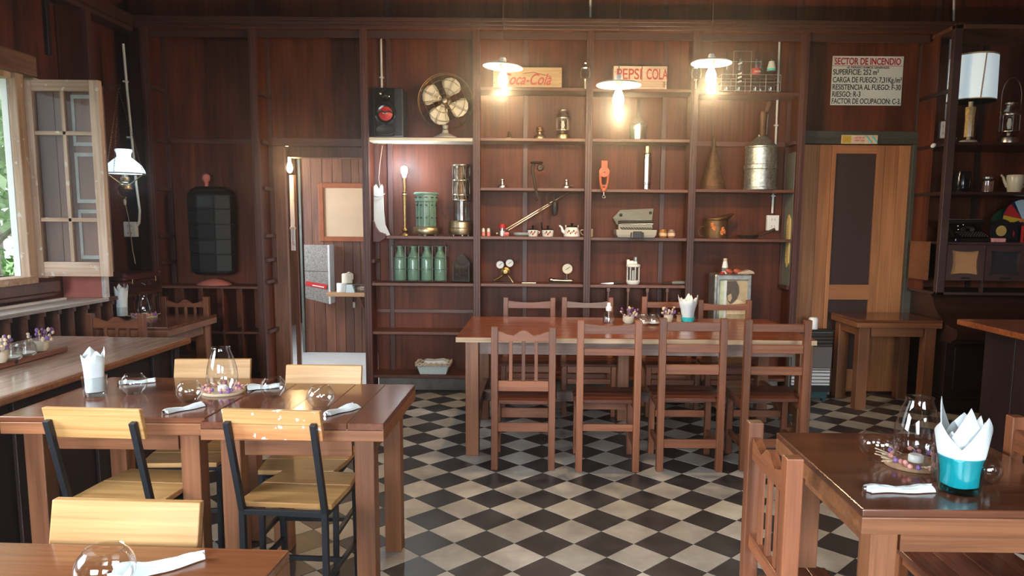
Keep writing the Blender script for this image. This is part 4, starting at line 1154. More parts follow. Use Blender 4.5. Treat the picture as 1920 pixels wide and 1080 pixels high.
def bottle(name, label, c, prof, mat, group=None, capmat=None, n=24):
    t = thing(name, label, 'bottle', c, 0, group)
    inner = [(max(.001, r - .003), z) for r, z in prof[1:]][::-1]
    obj('glass_body', MB(True).lathe(prof + inner + [(.001, .006)], n=n), mat, t)
    return t


gp = [(.001, 0), (.045, 0), (.050, .006), (.050, .175), (.046, .205), (.026, .25), (.020, .265), (.020, .285), (.025, .288), (.025, .30), (.020, .302)]
ordn = ['under the brass lamp', 'second from the brass lamp', 'third from the brass lamp', 'beside the letter rack']
for row, yy in (('front', -.04), ('rear', .042)):
    for k in range(4):
        bottle('green_bottle', 'green glass bottle in the %s row of the wire carrier, %s' % (row, ordn[k]), c0 + Vector((-.176 + k * .1175, yy, .016)), gp, M['greenglass'], 'green bottles in the wire carrier')
# cast-iron letter rack
c = Vector((X(865, 532, 6.42), 6.42, .992))
t = thing('letter_rack', 'cast iron letter rack with scrollwork and round arch', 'rack', c)
hw = .074
arch = [(-hw, .0), (hw, .0), (hw, .18)] + [(.06, .188), (.055, .20), (.03, .235), (0, .255), (-.03, .235), (-.055, .20), (-.06, .188), (-hw, .18)]
obj('back_plate', MB().prism(arch, .03, .036), M['iron'], t)
fo = [(-hw, 0), (hw, 0), (hw, .165), (.05, .15), (0, .145), (-.05, .15), (-hw, .165)]
fi = [(-hw + .012, .012), (hw - .012, .012), (hw - .012, .152), (.045, .136), (0, .130), (-.045, .136), (-hw + .012, .152)]
obj('front_frame', MB().frame(fo, fi, -.03, -.024), M['iron'], t)
sc_ = MB(True)
for s in (-1, 1):
    for cx_, cz_, r_ in ((.03, .045, .022), (.032, .10, .022), (.012, .075, .014)):
        sc_.tube([(s * (cx_ + r_ * (1 - k / 20 * .6) * math.cos(k * .42)), -.027, cz_ + r_ * (1 - k / 20 * .6) * math.sin(k * .42)) for k in range(20)], .0035, 5)
sc_.tube([(0, -.027, .01), (0, -.027, .13)], .004, 5)
obj('scrollwork', sc_, M['iron'], t)
obj('base', MB().box(-hw, hw, -.03, .036, 0, .008), M['iron'], t)
obj('oval', MB(True).lathe([(.045, 0), (.048, .004), (.04, .006), (.001, .004)], (0, .03, .195), 24, 'y'), M['iron'], t)
# basket on the bottom shelf
c = Vector((X(814, 702, 6.42), 6.42, .177))
t = thing('bread_basket', 'small pale blue woven basket with plaited rim on the bottom shelf', 'basket', c)
def loft(mb, loops):
    b = len(mb.v); n = len(loops[0])
    for L in loops: mb.v += L
    for i in range(len(loops) - 1):
        for k in range(n): mb.f.append([b + i * n + k, b + i * n + (k + 1) % n, b + (i + 1) * n + (k + 1) % n, b + (i + 1) * n + k]); mb.mi.append(mb.cur)
    mb.f.append([b + k for k in range(n)][::-1]); mb.mi.append(mb.cur)
    mb.f.append([b + (len(loops) - 1) * n + k for k in range(n)]); mb.mi.append(mb.cur)
    return mb
def rr(w, d, z): return [(-w, -d, z), (w, -d, z), (w, d, z), (-w, d, z)]
obj('body', loft(MB(), [rr(.115, .07, 0), rr(.14, .085, .075), rr(.133, .078, .075), rr(.11, .065, .01)]), M['basketblue'], t, .006)
pl = MB(True)
for lay in (0, 1):
    P_ = []; n = 96
    for k in range(n):
        f = k / n * 4; s = int(f); g = f - s
        cs = [(-.145, -.09), (.145, -.09), (.145, .09), (-.145, .09)]
        x_ = cs[s][0] + (cs[(s + 1) % 4][0] - cs[s][0]) * g; y_ = cs[s][1] + (cs[(s + 1) % 4][1] - cs[s][1]) * g
        P_.append((x_ * 1.02, y_ * 1.02, .085 + .012 * lay + .008 * math.sin(k * PI / 2 + lay * PI)))
    pl.tube(P_, .009, 5, True)
obj('plaited_rim', pl, M['wicker'], t)
obj('cloth', MB(True).prism([(-.10, .085), (.12, .085), (.13, .105), (.08, .125), (0, .115), (-.07, .12)], -.06, .06), M['paper'], t)
# paper holder hooked on the side
c = at(710, 441, 6.37)
t = thing('paper_holder', 'white paper roll hooked in a maroon wall pocket beside the brass lamp', 'holder', c)
poly = [(-.055, 0), (-.05, .42), (-.03, .44), (-.005, .40), (.02, .44), (.03, .42), (.035, .20), (.045, .09), (.085, .0), (.05, -.005)]
obj('paper', MB().prism(poly, .06, .075), M['paper'], t)
obj('pocket', MB(True).prism([(-.06, .13), (-.045, .12), (-.03, .07), (.0, .03), (.055, .01), (.05, -.03), (.0, -.06), (-.06, -.06)], .03, .06), M['suitcase'], t, .004)
obj('clip', MB(True).tube([(-.05, .055, .34), (-.02, .05, .33), (.02, .05, .335), (.05, .05, .36)], .005, 6), M['steel'], t)
one('trailing_wire', MB(True).tube([at(717, 273, 6.54), at(712, 310, 6.54), at(710, 335, 6.54), at(716, 365, 6.5), at(712, 395, 6.45)], .003, 5), M['cord'], 'thin pale wire trailing down the side of the first shelf bay', 'wire')
one('speaker_wire', MB(True).tube([at(723, 70, 6.55), at(727, 110, 6.55), at(733, 150, 6.55), at(731, 172, 6.5)], .003, 5), M['darkcord'], 'thin dark wire dropping to the loudspeaker', 'wire')

# ------------------------------------------------------------------ second shelf bay
def crate(label, u0, u1, v0, v1, z, mat, Y=6.40, split=False):
    a, b = at(u0, v1, Y), at(u1, v1, Y); h = at(u0, v0, Y).z - z
    t = thing('wooden_crate', label, 'crate', ((a.x + b.x) / 2, Y, z)); w = (b.x - a.x) / 2
    if split:
        obj('front_board', MB().box(-w, -w + 2 * w * .525, -.008, .0, h * .38, h), mat, t, .002)
        obj('front_board', MB().box(-w + 2 * w * .535, w, -.008, .0, h * .38, h), mat, t, .002)
        obj('lower_slat', MB().box(-w, w, -.008, 0, .0, h * .12), mat, t, .002)
    else:
        obj('front_board', MB().box(-w, w, -.008, 0, .0, h), mat, t, .002)
    obj('rear_board', MB().box(-w, w, .11, .118, 0, h), mat, t, .002)
    for s in (-1, 1):
        obj('end_board', MB().box(s * w, s * (w - .012), .0, .11, 0, h), mat, t, .002)
        for zz_ in (.25, .75): obj('nail', MB(True).sphere((s * (w - .012), -.009, h * zz_), .004, n=6, m=4), M['iron'], t)
    obj('bottom_board', MB().box(-w, w, 0, .11, 0, .008), mat, t)
    return t, w, h


t, w, h = crate('yellowed wooden crate printed with faded red script', 925, 1053, 126, 159, 2.65, M['crate1'])
text('Coca-Cola', .13, (-w + .06, -.0095, .035), M['redprint'], t, shear=.45, width=.42)
obj('flourish', MB(True).tube([(-.04, -.0095, .125), (.05, -.0095, .135), (.14, -.0095, .115), (.20, -.0095, .10)], .003, 5), M['redprint'], t)
t, w, h = crate('pale wooden crate lettered in red capitals', 1150, 1250, 124, 162, 2.645, M['crate2'], split=True)
text('PEPSI', h * .62, (-w + .02, -.0095, h * .46), M['redprint'], t, width=w * .93)
text('COLA', h * .62, (.05, -.0095, h * .46), M['redprint'], t, width=w * .80)


def lathe_thing(name, label, cat, c, parts, rz=0, group=None):
    t = thing(name, label, cat, c, rz, group)
    for nm, prof, m_ in parts:
        obj(nm, MB(True).lathe(prof, n=28), M[m_] if isinstance(m_, str) else m_, t)
    return t


# carriage lamps screwed to the posts
for u, lab in ((1097, 'chromed carriage lamp fixed to the post between the two crates'), (1305, 'chromed carriage lamp on the post behind the third pendant')):
    c = at(u, 166, 6.24)
    t = lathe_thing('carriage_lamp', lab, 'lamp', c, [('stem', [(.001, 0), (.010, 0), (.012, .02), (.009, .06), (.014, .075), (.03, .085), (.001, .086)], 'nickel'), ('glass', [(.03, .086), (.034, .12), (.03, .155), (.027, .155), (.031, .12), (.027, .088)], 'glass'), ('lantern_cap', [(.032, .155), (.034, .165), (.024, .18), (.012, .195), (.014, .205), (.006, .215), (.001, .216)], 'chrome')])
    obj('bracket', MB().bar((0, .0, .08), (0, .045, .08), .02, .02), M['nickel'], t)
    for s in (-1, 1): obj('guard', MB(True).tube([(s * .033, 0, .085), (s * .039, 0, .12), (s * .034, 0, .158)], .003, 5), M['nickel'], t)
Ysh = 6.42
lathe_thing('brass_burner', 'small dim brass lamp burner below the first pendant', 'lamp part', (X(955, 256), Ysh, 2.232), [('foot', [(.001, 0), (.045, 0), (.043, .012), (.02, .022), (.015, .045), (.001, .046)], 'brass'), ('collar', [(.012, .045), (.018, .05), (.012, .062), (.001, .062)], 'oldbrass')])
lathe_thing('oil_burner', 'brass oil burner with stepped cap beside the storm lantern', 'lamp part', (X(1012, 256), Ysh, 2.232), [('tank', [(.001, 0), (.05, 0), (.052, .012), (.045, .03), (.02, .04), (.018, .062), (.001, .063)], 'oldbrass'), ('gallery', [(.018, .062), (.035, .066), (.035, .078), (.028, .086), (.030, .10), (.02, .108), (.001, .11)], 'copper')])


def lantern(label, c, s, mats, handle=True, bail=None):
    t = thing('storm_lantern', label, 'lantern', c)
    obj('tank', MB(True).lathe([(.001, 0), (.075 * s, 0), (.078 * s, .015 * s), (.072 * s, .05 * s), (.045 * s, .07 * s), (.03 * s, .075 * s), (.001, .076 * s)], n=28), mats[0], t)
    obj('burner', MB(True).lathe([(.028 * s, .075 * s), (.034 * s, .09 * s), (.022 * s, .115 * s), (.001, .116 * s)], n=20), mats[0], t)
    obj('mantle', MB(True).lathe([(.001, .116 * s), (.014 * s, .12 * s), (.02 * s, .16 * s), (.012 * s, .20 * s), (.001, .202 * s)], n=16), M['wax'], t)
    obj('globe', MB(True).lathe([(.062 * s, .10 * s), (.062 * s, .225 * s), (.058 * s, .225 * s), (.058 * s, .10 * s)], n=28), M['glass'], t)
    obj('floor_plate', MB(True).lathe([(.03 * s, .092 * s), (.072 * s, .094 * s), (.072 * s, .10 * s), (.03 * s, .10 * s)], n=28), mats[1], t)
    for k in range(6):
        a = 2 * PI * k / 6 + .3; obj('guard', MB(True).cyl((.068 * s * math.cos(a), .068 * s * math.sin(a), .098 * s), (.068 * s * math.cos(a), .068 * s * math.sin(a), .228 * s), .0025, n=5), mats[1], t)
    hd_ = obj('hood', MB(True).lathe([(.072 * s, .222 * s), (.074 * s, .232 * s), (.062 * s, .262 * s), (.04 * s, .285 * s), (.038 * s, .30 * s), (.05 * s, .305 * s), (.05 * s, .318 * s), (.02 * s, .33 * s), (.008 * s, .345 * s), (.001, .35 * s)], n=28), mats[1], t)
    for k in range(16):
        a = 2 * PI * k / 16; obj('vent_hole', MB(True).sphere((.0715 * s * math.cos(a), .0715 * s * math.sin(a), .237 * s), .006 * s, n=6, m=4), M['black'], hd_)
    if bail:
        obj('bail_handle', MB(True).tube([(-.075 * s, 0, .22 * s)] + [(-.078 * s * math.cos(PI * k / 12), 0, .36 * s + bail * math.sin(PI * k / 12)) for k in range(13)] + [(.075 * s, 0, .22 * s)], .003, 6), mats[1], t)
    return t


lantern('brass storm lantern with pierced hood on the second shelf', (X(1055, 255), Ysh, 2.232), .78, (M['oldbrass'], M['nickel']))
bp = [('foot', [(.001, 0), (.038, 0), (.04, .01), (.036, .022), (.015, .03), (.001, .031)], 'steel'), ('neck', [(.014, .03), (.012, .06), (.018, .066), (.018, .075), (.001, .076)], 'steel')]
lathe_thing('burner_cap', 'silvery burner cap at the post end of the middle shelf', 'lamp part', (X(942, 350), Ysh, 1.816), bp)
t = lathe_thing('burner_cap', 'silvery burner cap with side tap under the storm lantern', 'lamp part', (X(1062, 350), Ysh, 1.816), bp)
obj('tap', MB(True).cyl((.02, -.01, .018), (.065, -.02, .03), .005, n=8), M['steel'], t)
# cast bracket standing at the shelf edge
c = Vector((X(1006, 352, 6.30), 6.27, 1.816))
t = thing('iron_crank', 'dark iron crank bracket hanging over the shelf edge', 'tool', c)
obj('head_plate', MB(True).lathe([(.001, .20), (.05, .20), (.055, .208), (.05, .214), (.001, .215)], n=24), M['iron'], t)
obj('crank_arm', MB(True).tube([(-.025, 0, .20), (-.035, -.01, .14), (-.02, -.012, .06), (-.005, -.012, -.02), (.012, -.012, -.09)], [.016, .014, .012, .012, .009], 8), M['iron'], t)
obj('knob', MB(True).sphere((.0, -.02, -.10), .014, n=12, m=8), M['iron'], t)
obj('boss', MB(True).lathe([(.001, -.02), (.022, -.018), (.03, 0), (.022, .02), (.001, .022)], (.03, 0, .165), 16, 'y'), M['iron'], t)
obj('wing_screw', MB(True).tube([(.03, -.02, .165), (.065, -.02, .18), (.07, -.02, .15)], .006, 6), M['iron'], t)
# long rod with brush head leaning across the bay
a, b = at(949, 430, 6.38), at(1070, 358, 6.45)
t = thing('rod_with_brush', 'long pale metal rod with black brush leaning across the shelf bay', 'tool', a)
obj('rod', MB(True).tube([Vector((0, 0, 0)), b - a], .006, 8), M['steel'], t)
obj('rod', MB(True).tube([Vector((.02, 0, -.008)), (b - a) * .72 + Vector((.0, 0, -.016))], .0045, 8), M['steel'], t)
q = at(1036, 378, 6.42) - a
obj('clamp', MB(True).tube([q + Vector((.02 * math.cos(k * .52) * 1.7 - .02, -.015, .05 * math.sin(k * .52) + .03)) for k in range(12)], .006, 6, True), M['iron'], t)
obj('brush_head', MB(True).lathe([(.001, -.12), (.02, -.11), (.03, -.06), (.026, 0), (.001, .01)], q + Vector((.02, -.02, -.005)), 14), M['black'], t)
# pink egg cups, shaker, small oddments
for k, u in enumerate((906, 915.5)):
    lathe_thing('egg_cup', ['pink egg cup holding a white egg next to the post', 'pink egg cup holding a white egg, farther from the post'][k], 'egg cup', (X(u, 443) + .004, 6.40, 1.401), [('cup', [(.001, 0), (.016, 0), (.017, .012), (.015, .02), (.018, .034), (.016, .035), (.001, .028)], 'pinkplastic'), ('egg', [(.001, .028), (.013, .034), (.015, .05), (.010, .066), (.001, .07)], 'white')])
lathe_thing('steel_ball', 'small round steel ball on the tea set shelf', 'ball', (X(932, 443), 6.40, 1.401), [('sphere', [(.001, 0), (.012, .003), (.017, .016), (.012, .029), (.001, .033)], 'steel'), ('ring', [(.0165, .012), (.019, .016), (.0165, .02)], 'brass')])
lathe_thing('shaker', 'clear shaker with red lid beside the steel rod', 'shaker', (X(942, 443), 6.41, 1.401), [('glass', [(.001, 0), (.026, 0), (.026, .068), (.023, .068), (.023, .003), (.001, .003)], 'glass'), ('salt', [(.001, .004), (.022, .004), (.022, .045), (.001, .046)], 'wax'), ('lid', [(.029, .068), (.029, .10), (.024, .106), (.001, .106)], 'red')])
t = thing('toy_cart', 'tiny pink and red toy beside the red-lidded shaker', 'toy', (X(950, 443), 6.39, 1.401))
obj('body', MB().box(-.018, .022, -.012, .012, .012, .034), M['pinkplastic'], t, .004)
for s in (-1, 1): obj('wheel', MB(True).lathe([(.001, -.004), (.011, -.004), (.011, .004), (.001, .004)], (s * .012, -.014, .011), 12, 'y'), M['red'], t)
t = thing('saucer_stack', 'stack of pale green rimmed plates beside the enamel pots', 'plates', (X(978, 443), 6.41, 1.401))
for k in range(3): obj('plate', MB(True).lathe([(.001, .004 + k * .007), (.04, .003 + k * .007), (.07, .014 + k * .007), (.071, .017 + k * .007), (.04, .007 + k * .007), (.001, .008 + k * .007)], n=32), M['basketblue'] if k < 2 else M['enamelpot'], t)


def flowers_on(t, r, z0, n=5):
    g = MB(True)
    for k in range(n):
        a = -PI / 2 + (k - n / 2 + .5) * .2
        g.cur = k % 3
        g.sphere((r * math.cos(a), r * math.sin(a), z0 + .012 * math.sin(k * 2.1)), .008, sy=.5, sz=1.2, n=7, m=5)
    obj('flower_decal', g, [M['floworange'], M['sepia'], M['redprint']], t)


for k, (u, rx) in enumerate(((999, .046), (1027, .052))):
    t = thing('enamel_pot', ['small white enamel pot with black lid beside the plates', 'white enamel pot with flowers and tall black handle'][k], 'pot', (X(u, 443), 6.41, 1.401))
    obj('pot_body', MB(True).lathe([(.001, 0), (rx * .82, 0), (rx * .9, .006), (rx, .055), (rx * .96, .055), (rx * .85, .006), (.001, .005)], n=28), M['enamelpot'], t)
    obj('lid', MB(True).lathe([(rx * 1.04, .055), (rx * 1.0, .062), (rx * .4, .070), (.001, .071)], n=28), M['blackgloss'], t)
    obj('lid_knob', MB(True).lathe([(.006, .07), (.008, .082), (.014, .088), (.010, .094), (.001, .094)], n=14), M['blackgloss'], t)
    if k == 1: obj('handle', MB(True).tube([(-.05, .02, .05), (-.055, .03, .09), (-.055, .03, .12)], .007, 8), M['blackgloss'], t)
    else: obj('ear', MB(True).tube([(.045, 0, .045), (.062, 0, .04), (.05, 0, .025)], .004, 6), M['enamelpot'], t)
    flowers_on(t, rx * .95, .03)
t = thing('enamel_kettle', 'white enamel kettle with black lid and curved spout', 'kettle', (X(1072, 443), 6.41, 1.401))
obj('kettle_body', MB(True).lathe([(.001, 0), (.068, 0), (.072, .006), (.066, .05), (.055, .078), (.05, .082), (.001, .083)], n=32), M['enamelpot'], t)
obj('lid', MB(True).lathe([(.052, .082), (.05, .09), (.02, .097), (.001, .098)], n=28), M['blackgloss'], t)
obj('lid_knob', MB(True).lathe([(.006, .096), (.008, .105), (.015, .112), (.010, .118), (.001, .118)], n=14), M['blackgloss'], t)
obj('spout', MB(True).tube([(-.055, 0, .03), (-.082, 0, .05), (-.09, 0, .08), (-.105, 0, .094), (-.112, 0, .09)], [.018, .014, .010, .008, .008], 10), M['enamelpot'], t)
obj('handle_lug', MB(True).tube([(-.05, 0, .075), (-.055, 0, .10)], .005, 6), M['enamelpot'], t)
obj('handle_lug', MB(True).tube([(.05, 0, .075), (.055, 0, .10)], .005, 6), M['enamelpot'], t)
flowers_on(t, .068, .04, 7)
t = thing('cream_mug', 'cream mug half hidden behind the post', 'mug', (X(1103, 443, 6.45), 6.45, 1.401))
obj('mug_body', MB(True).lathe([(.001, 0), (.04, 0), (.042, .006), (.042, .07), (.038, .07), (.038, .006), (.001, .005)], n=28), M['ceramic'], t)
obj('handle', MB(True).tube([(-.04, 0, .06), (-.065, 0, .058), (-.07, 0, .04), (-.055, 0, .02), (-.04, 0, .015)], .005, 8), M['ceramic'], t)


def gauge(t, c, r, name='dial'):
    d = obj(name, MB(True).lathe([(r, -.02), (r, .014), (r * .93, .018), (r * .9, .010), (.001, .010)], c, 32, 'y'), M['nickel'], t)
    obj('dial_face', MB(True).lathe([(r * .9, .0105), (.001, .0115)], c, 32, 'y'), M['paper'] if r < .04 else M['cream'], d)
    obj('needle', MB().bar((c[0] - r * .3, c[1] - .0125, c[2] - r * .2), (c[0] + r * .5, c[1] - .0125, c[2] + r * .35), .004, .002, (0, 1, 0)), M['ink'], d)


c = Vector((X(948, 533), 6.38, .994))
t = thing('gas_regulator', 'gas regulator with two white dials on brass legs', 'gauge', c)
gauge(t, (-.045, 0, .16), .036); gauge(t, (.038, 0, .175), .036)
obj('regulator_body', MB(True).lathe([(.001, -.03), (.03, -.03), (.038, -.01), (.038, .015), (.02, .022), (.018, .04), (.001, .041)], (.003, 0, .10), 24, 'y'), M['brass'], t)
obj('manifold', MB(True).tube([(-.045, .005, .13), (0, .005, .11), (.038, .005, .14)], .009, 8), M['brass'], t)
obj('pipe', MB(True).tube([(-.01, 0, .075), (-.06, -.01, .04), (-.10, -.01, .022)], .010, 8), M['brass'], t)
obj('pipe', MB(True).tube([(.015, 0, .075), (.045, -.01, .04), (.068, -.01, .006)], .008, 8), M['brass'], t)
obj('stand', MB().box(-.10, .07, -.012, .02, 0, .006), M['iron'], t)
c = Vector((X(1063, 533), 6.38, .994))
t = thing('pressure_gauge', 'large cream pressure gauge on a horizontal pipe fitting', 'gauge', c)
gauge(t, (0, 0, .13), .048)
obj('stem', MB(True).tube([(0, .005, .085), (0, .005, .03)], .010, 8), M['nickel'], t)
obj('pipe', MB(True).tube([(-.145, 0, .028), (-.11, 0, .026), (-.05, 0, .024), (.03, 0, .024), (.05, 0, .022)], [.018, .016, .012, .016, .010], 10), M['nickel'], t)
obj('valve', MB(True).sphere((-.14, 0, .03), .022, n=10, m=8), M['nickel'], t)
obj('stand', MB().box(-.16, .03, -.02, .02, 0, .008), M['iron'], t)
one('steel_rule', MB().box(-.06, .06, -.01, .01, 0, .008), M['oldbrass'], 'short brass rule lying between the dials', 'tool', (X(992, 533), 6.36, .994))

# ------------------------------------------------------------------ third shelf bay
c = Vector((X(1196, 258), 6.43, 2.233))
t = thing('demijohn', 'clear glass demijohn with slim neck behind the lowest pendant', 'bottle', c)
dj = [(.001, .0), (.065, .0), (.07, .006), (.082, .13), (.080, .145), (.045, .175), (.02, .20), (.016, .26), (.016, .32), (.020, .325), (.020, .335)]
obj('glass_body', MB(True).lathe(dj + [(r - .004 if r > .01 else .001, z + .004) for r, z in dj[::-1]], n=32), M['glass'], t)
obj('foil', MB(True).lathe([(.058, .006), (.066, .12), (.063, .12), (.055, .006)], n=24), M['steel'], t)
c = Vector((X(1132, 355, 6.29), 6.27, 1.81))
t = thing('pulley_block', 'orange-red pulley block with hook ring hanging off the shelf', 'tool', c)
obj('strap', MB().box(-.026, .028, -.012, .012, .16, .235), M['orange'], t, .006)
obj('sheave', MB(True).lathe([(.001, -.014), (.044, -.014), (.044, .014), (.001, .014)], (.0, 0, .14), 28, 'y'), M['orange'], t)
obj('pin', MB(True).sphere((.0, -.016, .14), .008, n=8, m=6), M['steel'], t)
for s in (-1, 1): obj('cheek', MB(True).tube([(s * .034, 0, .12), (s * .03, 0, .05), (s * .014, 0, .0)], [.012, .010, .012], 8), M['orange'], t)
obj('lower_bar', MB().box(-.028, .028, -.010, .010, .018, .032), M['orange'], t, .004)
obj('tail', MB(True).sphere((0, 0, -.01), .02, sy=.6, n=12, m=8), M['orange'], t)
obj('eye_bolt', MB(True).tube([(0, 0, -.03), (0, 0, -.055)], .003, 6).tube([(.012 * math.cos(2 * PI * k / 16), 0, -.067 + .012 * math.sin(2 * PI * k / 16)) for k in range(16)], .003, 5, True), M['steel'], t)
t = lathe_thing('thermos_flask', 'tall polished steel thermos flask on the middle shelf', 'flask', (X(1212, 353), 6.42, 1.811), [('flask_body', [(.001, 0), (.034, 0), (.035, .006), (.034, .045), (.040, .05), (.040, .055), (.036, .06), (.038, .26), (.040, .262), (.040, .27), (.036, .275), (.036, .305), (.034, .31), (.001, .311)], 'chrome'), ('cup_lid', [(.029, .31), (.030, .315), (.029, .368), (.027, .37), (.001, .37)], 'oldbrass')])
# typewriter with raised lid
c = Vector((X(1190, 446, 6.38), 6.40, 1.399))
t = thing('portable_typewriter', 'grey portable typewriter with its lid raised on the shelf', 'typewriter', c)
obj('lower_case', loft(MB(), [rr(.155, .13, 0), rr(.17, .14, .025), rr(.175, .145, .068)]), M['greylight'], t, .006)
lid = obj('case_lid', MB().add([(-.15, .05, .11), (.155, .05, .13), (.175, .09, .255), (-.12, .09, .24), (-.185, .09, .17), (-.15, .075, .105), (.155, .075, .125), (.175, .115, .25), (-.12, .115, .235), (-.185, .115, .165)], [(0, 1, 2, 3, 4), (9, 8, 7, 6, 5), (0, 5, 6, 1), (1, 6, 7, 2), (2, 7, 8, 3), (3, 8, 9, 4), (4, 9, 5, 0)]), M['greycase'], t, .004)
for u_, z_ in ((-.115, .195), (.145, .215)): obj('lid_pad', MB(True).sphere((u_, .072, z_), .014, sy=.4, n=12, m=6), M['black'], lid)
obj('paper_table', MB().box(-.14, .155, -.0, .05, .065, .118), M['greylight'], t, .004)
obj('platen', MB(True).cyl((-.145, -.01, .13), (.16, -.01, .135), .014, n=16), M['black'], t)
obj('bail_rod', MB(True).cyl((-.14, -.03, .115), (.155, -.03, .118), .004, n=8), M['chrome'], t)
kb = MB(True)
for r_ in range(4):
    for k in range(12): kb.lathe([(.001, .0), (.008, .0), (.008, .006), (.001, .006)], (-.125 + k * .023 + r_ * .005, -.05 - r_ * .022, .082 - r_ * .006), 8)
o = obj('key_bank', kb, M['black'], t); o['kind'] = 'stuff'
obj('clasp', MB().box(-.03, .045, -.165, -.145, -.005, .055), M['black'], t, .004)
obj('carry_handle', MB(True).tube([(-.045, -.15, .045), (-.05, -.165, -.02), (.06, -.165, -.02), (.055, -.15, .045)], .006, 6), M['black'], t)
for k, u in enumerate((1242, 1258)):
    lathe_thing('spice_jar', ['amber spice jar beside the typewriter', 'patterned spice jar at the bay corner'][k], 'jar', (X(u, 446), 6.41, 1.399), [('jar_body', [(.001, 0), (.030, 0), (.033, .006), (.034, .055), (.030, .062), (.001, .063)], 'amber' if k == 0 else 'beans'), ('lid', [(.031, .062), (.031, .07), (.028, .073), (.001, .073)], 'amber' if k == 0 else 'tin'), ('paper_label', [(.0345, .016), (.0348, .03), (.0345, .042), (.034, .03)], 'petal')])
# carbide lamp
c = Vector((X(1186, 533), 6.40, .992))
t = thing('caged_lamp', 'white painted caged lamp with glass cylinder on the lower shelf', 'lamp', c)
obj('base', MB(True).lathe([(.001, 0), (.05, 0), (.055, .008), (.06, .02), (.06, .03), (.056, .035), (.001, .036)], n=28), M['enamelpot'], t)
obj('globe', MB(True).lathe([(.045, .036), (.045, .15), (.041, .15), (.041, .036)], n=24), M['glass'], t)
for k in range(8):
    a = 2 * PI * k / 8 + .2; obj('cage_bar', MB(True).cyl((.055 * math.cos(a), .055 * math.sin(a), .03), (.055 * math.cos(a), .055 * math.sin(a), .155), .004, n=6), M['enamelpot'], t)
obj('collar', MB(True).lathe([(.06, .152), (.063, .158), (.06, .172), (.04, .18), (.001, .18)], n=28), M['enamelpot'], t)
obj('cap_block', MB().box(-.06, -.035, -.02, .02, .165, .215).box(-.035, -.0, -.02, .02, .17, .205).box(.0, .03, -.022, .022, .17, .20), M['enamelpot'], t, .004)
obj('top_fitting', MB(True).lathe([(.001, .18), (.022, .18), (.022, .235), (.018, .24), (.001, .24)], (.02, 0, 0), 16), M['tin'], t)
obj('candle', MB(True).cyl((0, 0, .036), (0, 0, .12), .012, n=12), M['wax'], t)
t = thing('knife', 'long thin knife lying beside the caged lamp', 'tool', (X(1145, 533), 6.37, .992))
obj('blade', MB().prism([(-.10, .004), (.0, .0), (.02, .004), (.02, .016), (-.04, .012)], -.002, .002), M['steel'], t)
obj('handle', MB(True).tube([(.02, 0, .010), (.06, 0, .016), (.09, 0, .012)], [.008, .012, .009], 8), M['iron'], t)
t = thing('hand_drill', 'slim dark hand tool lying at the corner of the lower shelf', 'tool', (X(1262, 534), 6.37, .992))
obj('shaft', MB(True).tube([(-.11, 0, .012), (-.02, 0, .014)], .008, 8), M['iron'], t)
obj('handle', MB(True).tube([(-.02, 0, .016), (.0, 0, .018), (.08, 0, .018), (.105, 0, .016)], [.012, .016, .015, .008], 10), M['greycase'], t)

# ------------------------------------------------------------------ fourth shelf bay
c0 = Vector((X(1402, 168, 6.43), 6.43, 2.626))
t = thing('wire_crate', 'wire carrier of old soda bottles on the top shelf', 'crate', c0)
wr_ = MB(True); w2, d2 = .25, .09
for z in (.012, .085, .145): wr_.tube([(-w2, -d2, z), (w2, -d2, z), (w2, d2, z), (-w2, d2, z)], .0026, 5, True)
for xx in (-w2, -.125, .0, .125, w2):
    for s in (-1, 1): wr_.tube([(xx, s * d2, .012), (xx, s * d2, .145)], .0026, 5)
    wr_.tube([(xx, -d2, .012), (xx, d2, .012)], .0026, 5)
wr_.tube([(-.13, 0, .145), (-.13, 0, .355), (.02, 0, .355), (.02, 0, .145)], .0026, 5)
wr_.tube([(-.20, -.0, .27), (.10, 0, .27)], .0026, 5)
obj('wire_frame', wr_, M['steel'], t)
sb = [(.001, 0), (.034, 0), (.036, .006), (.034, .09), (.036, .15), (.034, .19), (.020, .25), (.014, .285), (.014, .315), (.017, .318), (.017, .328)]
labs = [('clear soda bottle at the pendant end of the top wire carrier', -.19, None), ('clear soda bottle with white lettering, second in the top carrier', -.085, 'w'), ('soda bottle with red label in the top wire carrier', .055, 'r'), ('slim soda bottle between the red and turquoise labels', .115, None), ('soda bottle with turquoise and white neck label', .185, 't')]
for k, (lab, dx_, kind) in enumerate(labs):
    b_ = bottle('soda_bottle', lab, c0 + Vector((dx_, -.03 if k != 3 else .04, .016)), sb, M['glass'], 'soda bottles in the top carrier')
    if kind == 'r':
        obj('printed_label', MB(True).lathe([(.0372, .135), (.0372, .19), (.036, .19), (.036, .135)], n=28), M['redprint'], b_)
        text('Coca-Cola', .022, (-.026, -.0385, .155), M['white'], b_, shear=.3, width=.052)
    if kind == 't': obj('printed_label', MB(True).lathe([(.0368, .17), (.0352, .195), (.0222, .25), (.0215, .25), (.034, .195), (.0355, .17)], n=28), M['basketblue'], b_); obj('stripe', MB(True).lathe([(.0371, .172), (.0362, .188), (.0355, .188), (.0365, .172)], n=28), M['aquasolid'], b_)
    if kind == 'w':
        for z_ in (.07, .105, .135, .22): obj('print_mark', MB().bar((-.022, -.0365 if z_ < .2 else -.03, z_), (.012, -.0375 if z_ < .2 else -.03, z_ + .012), .002, .012), M['white'], b_)
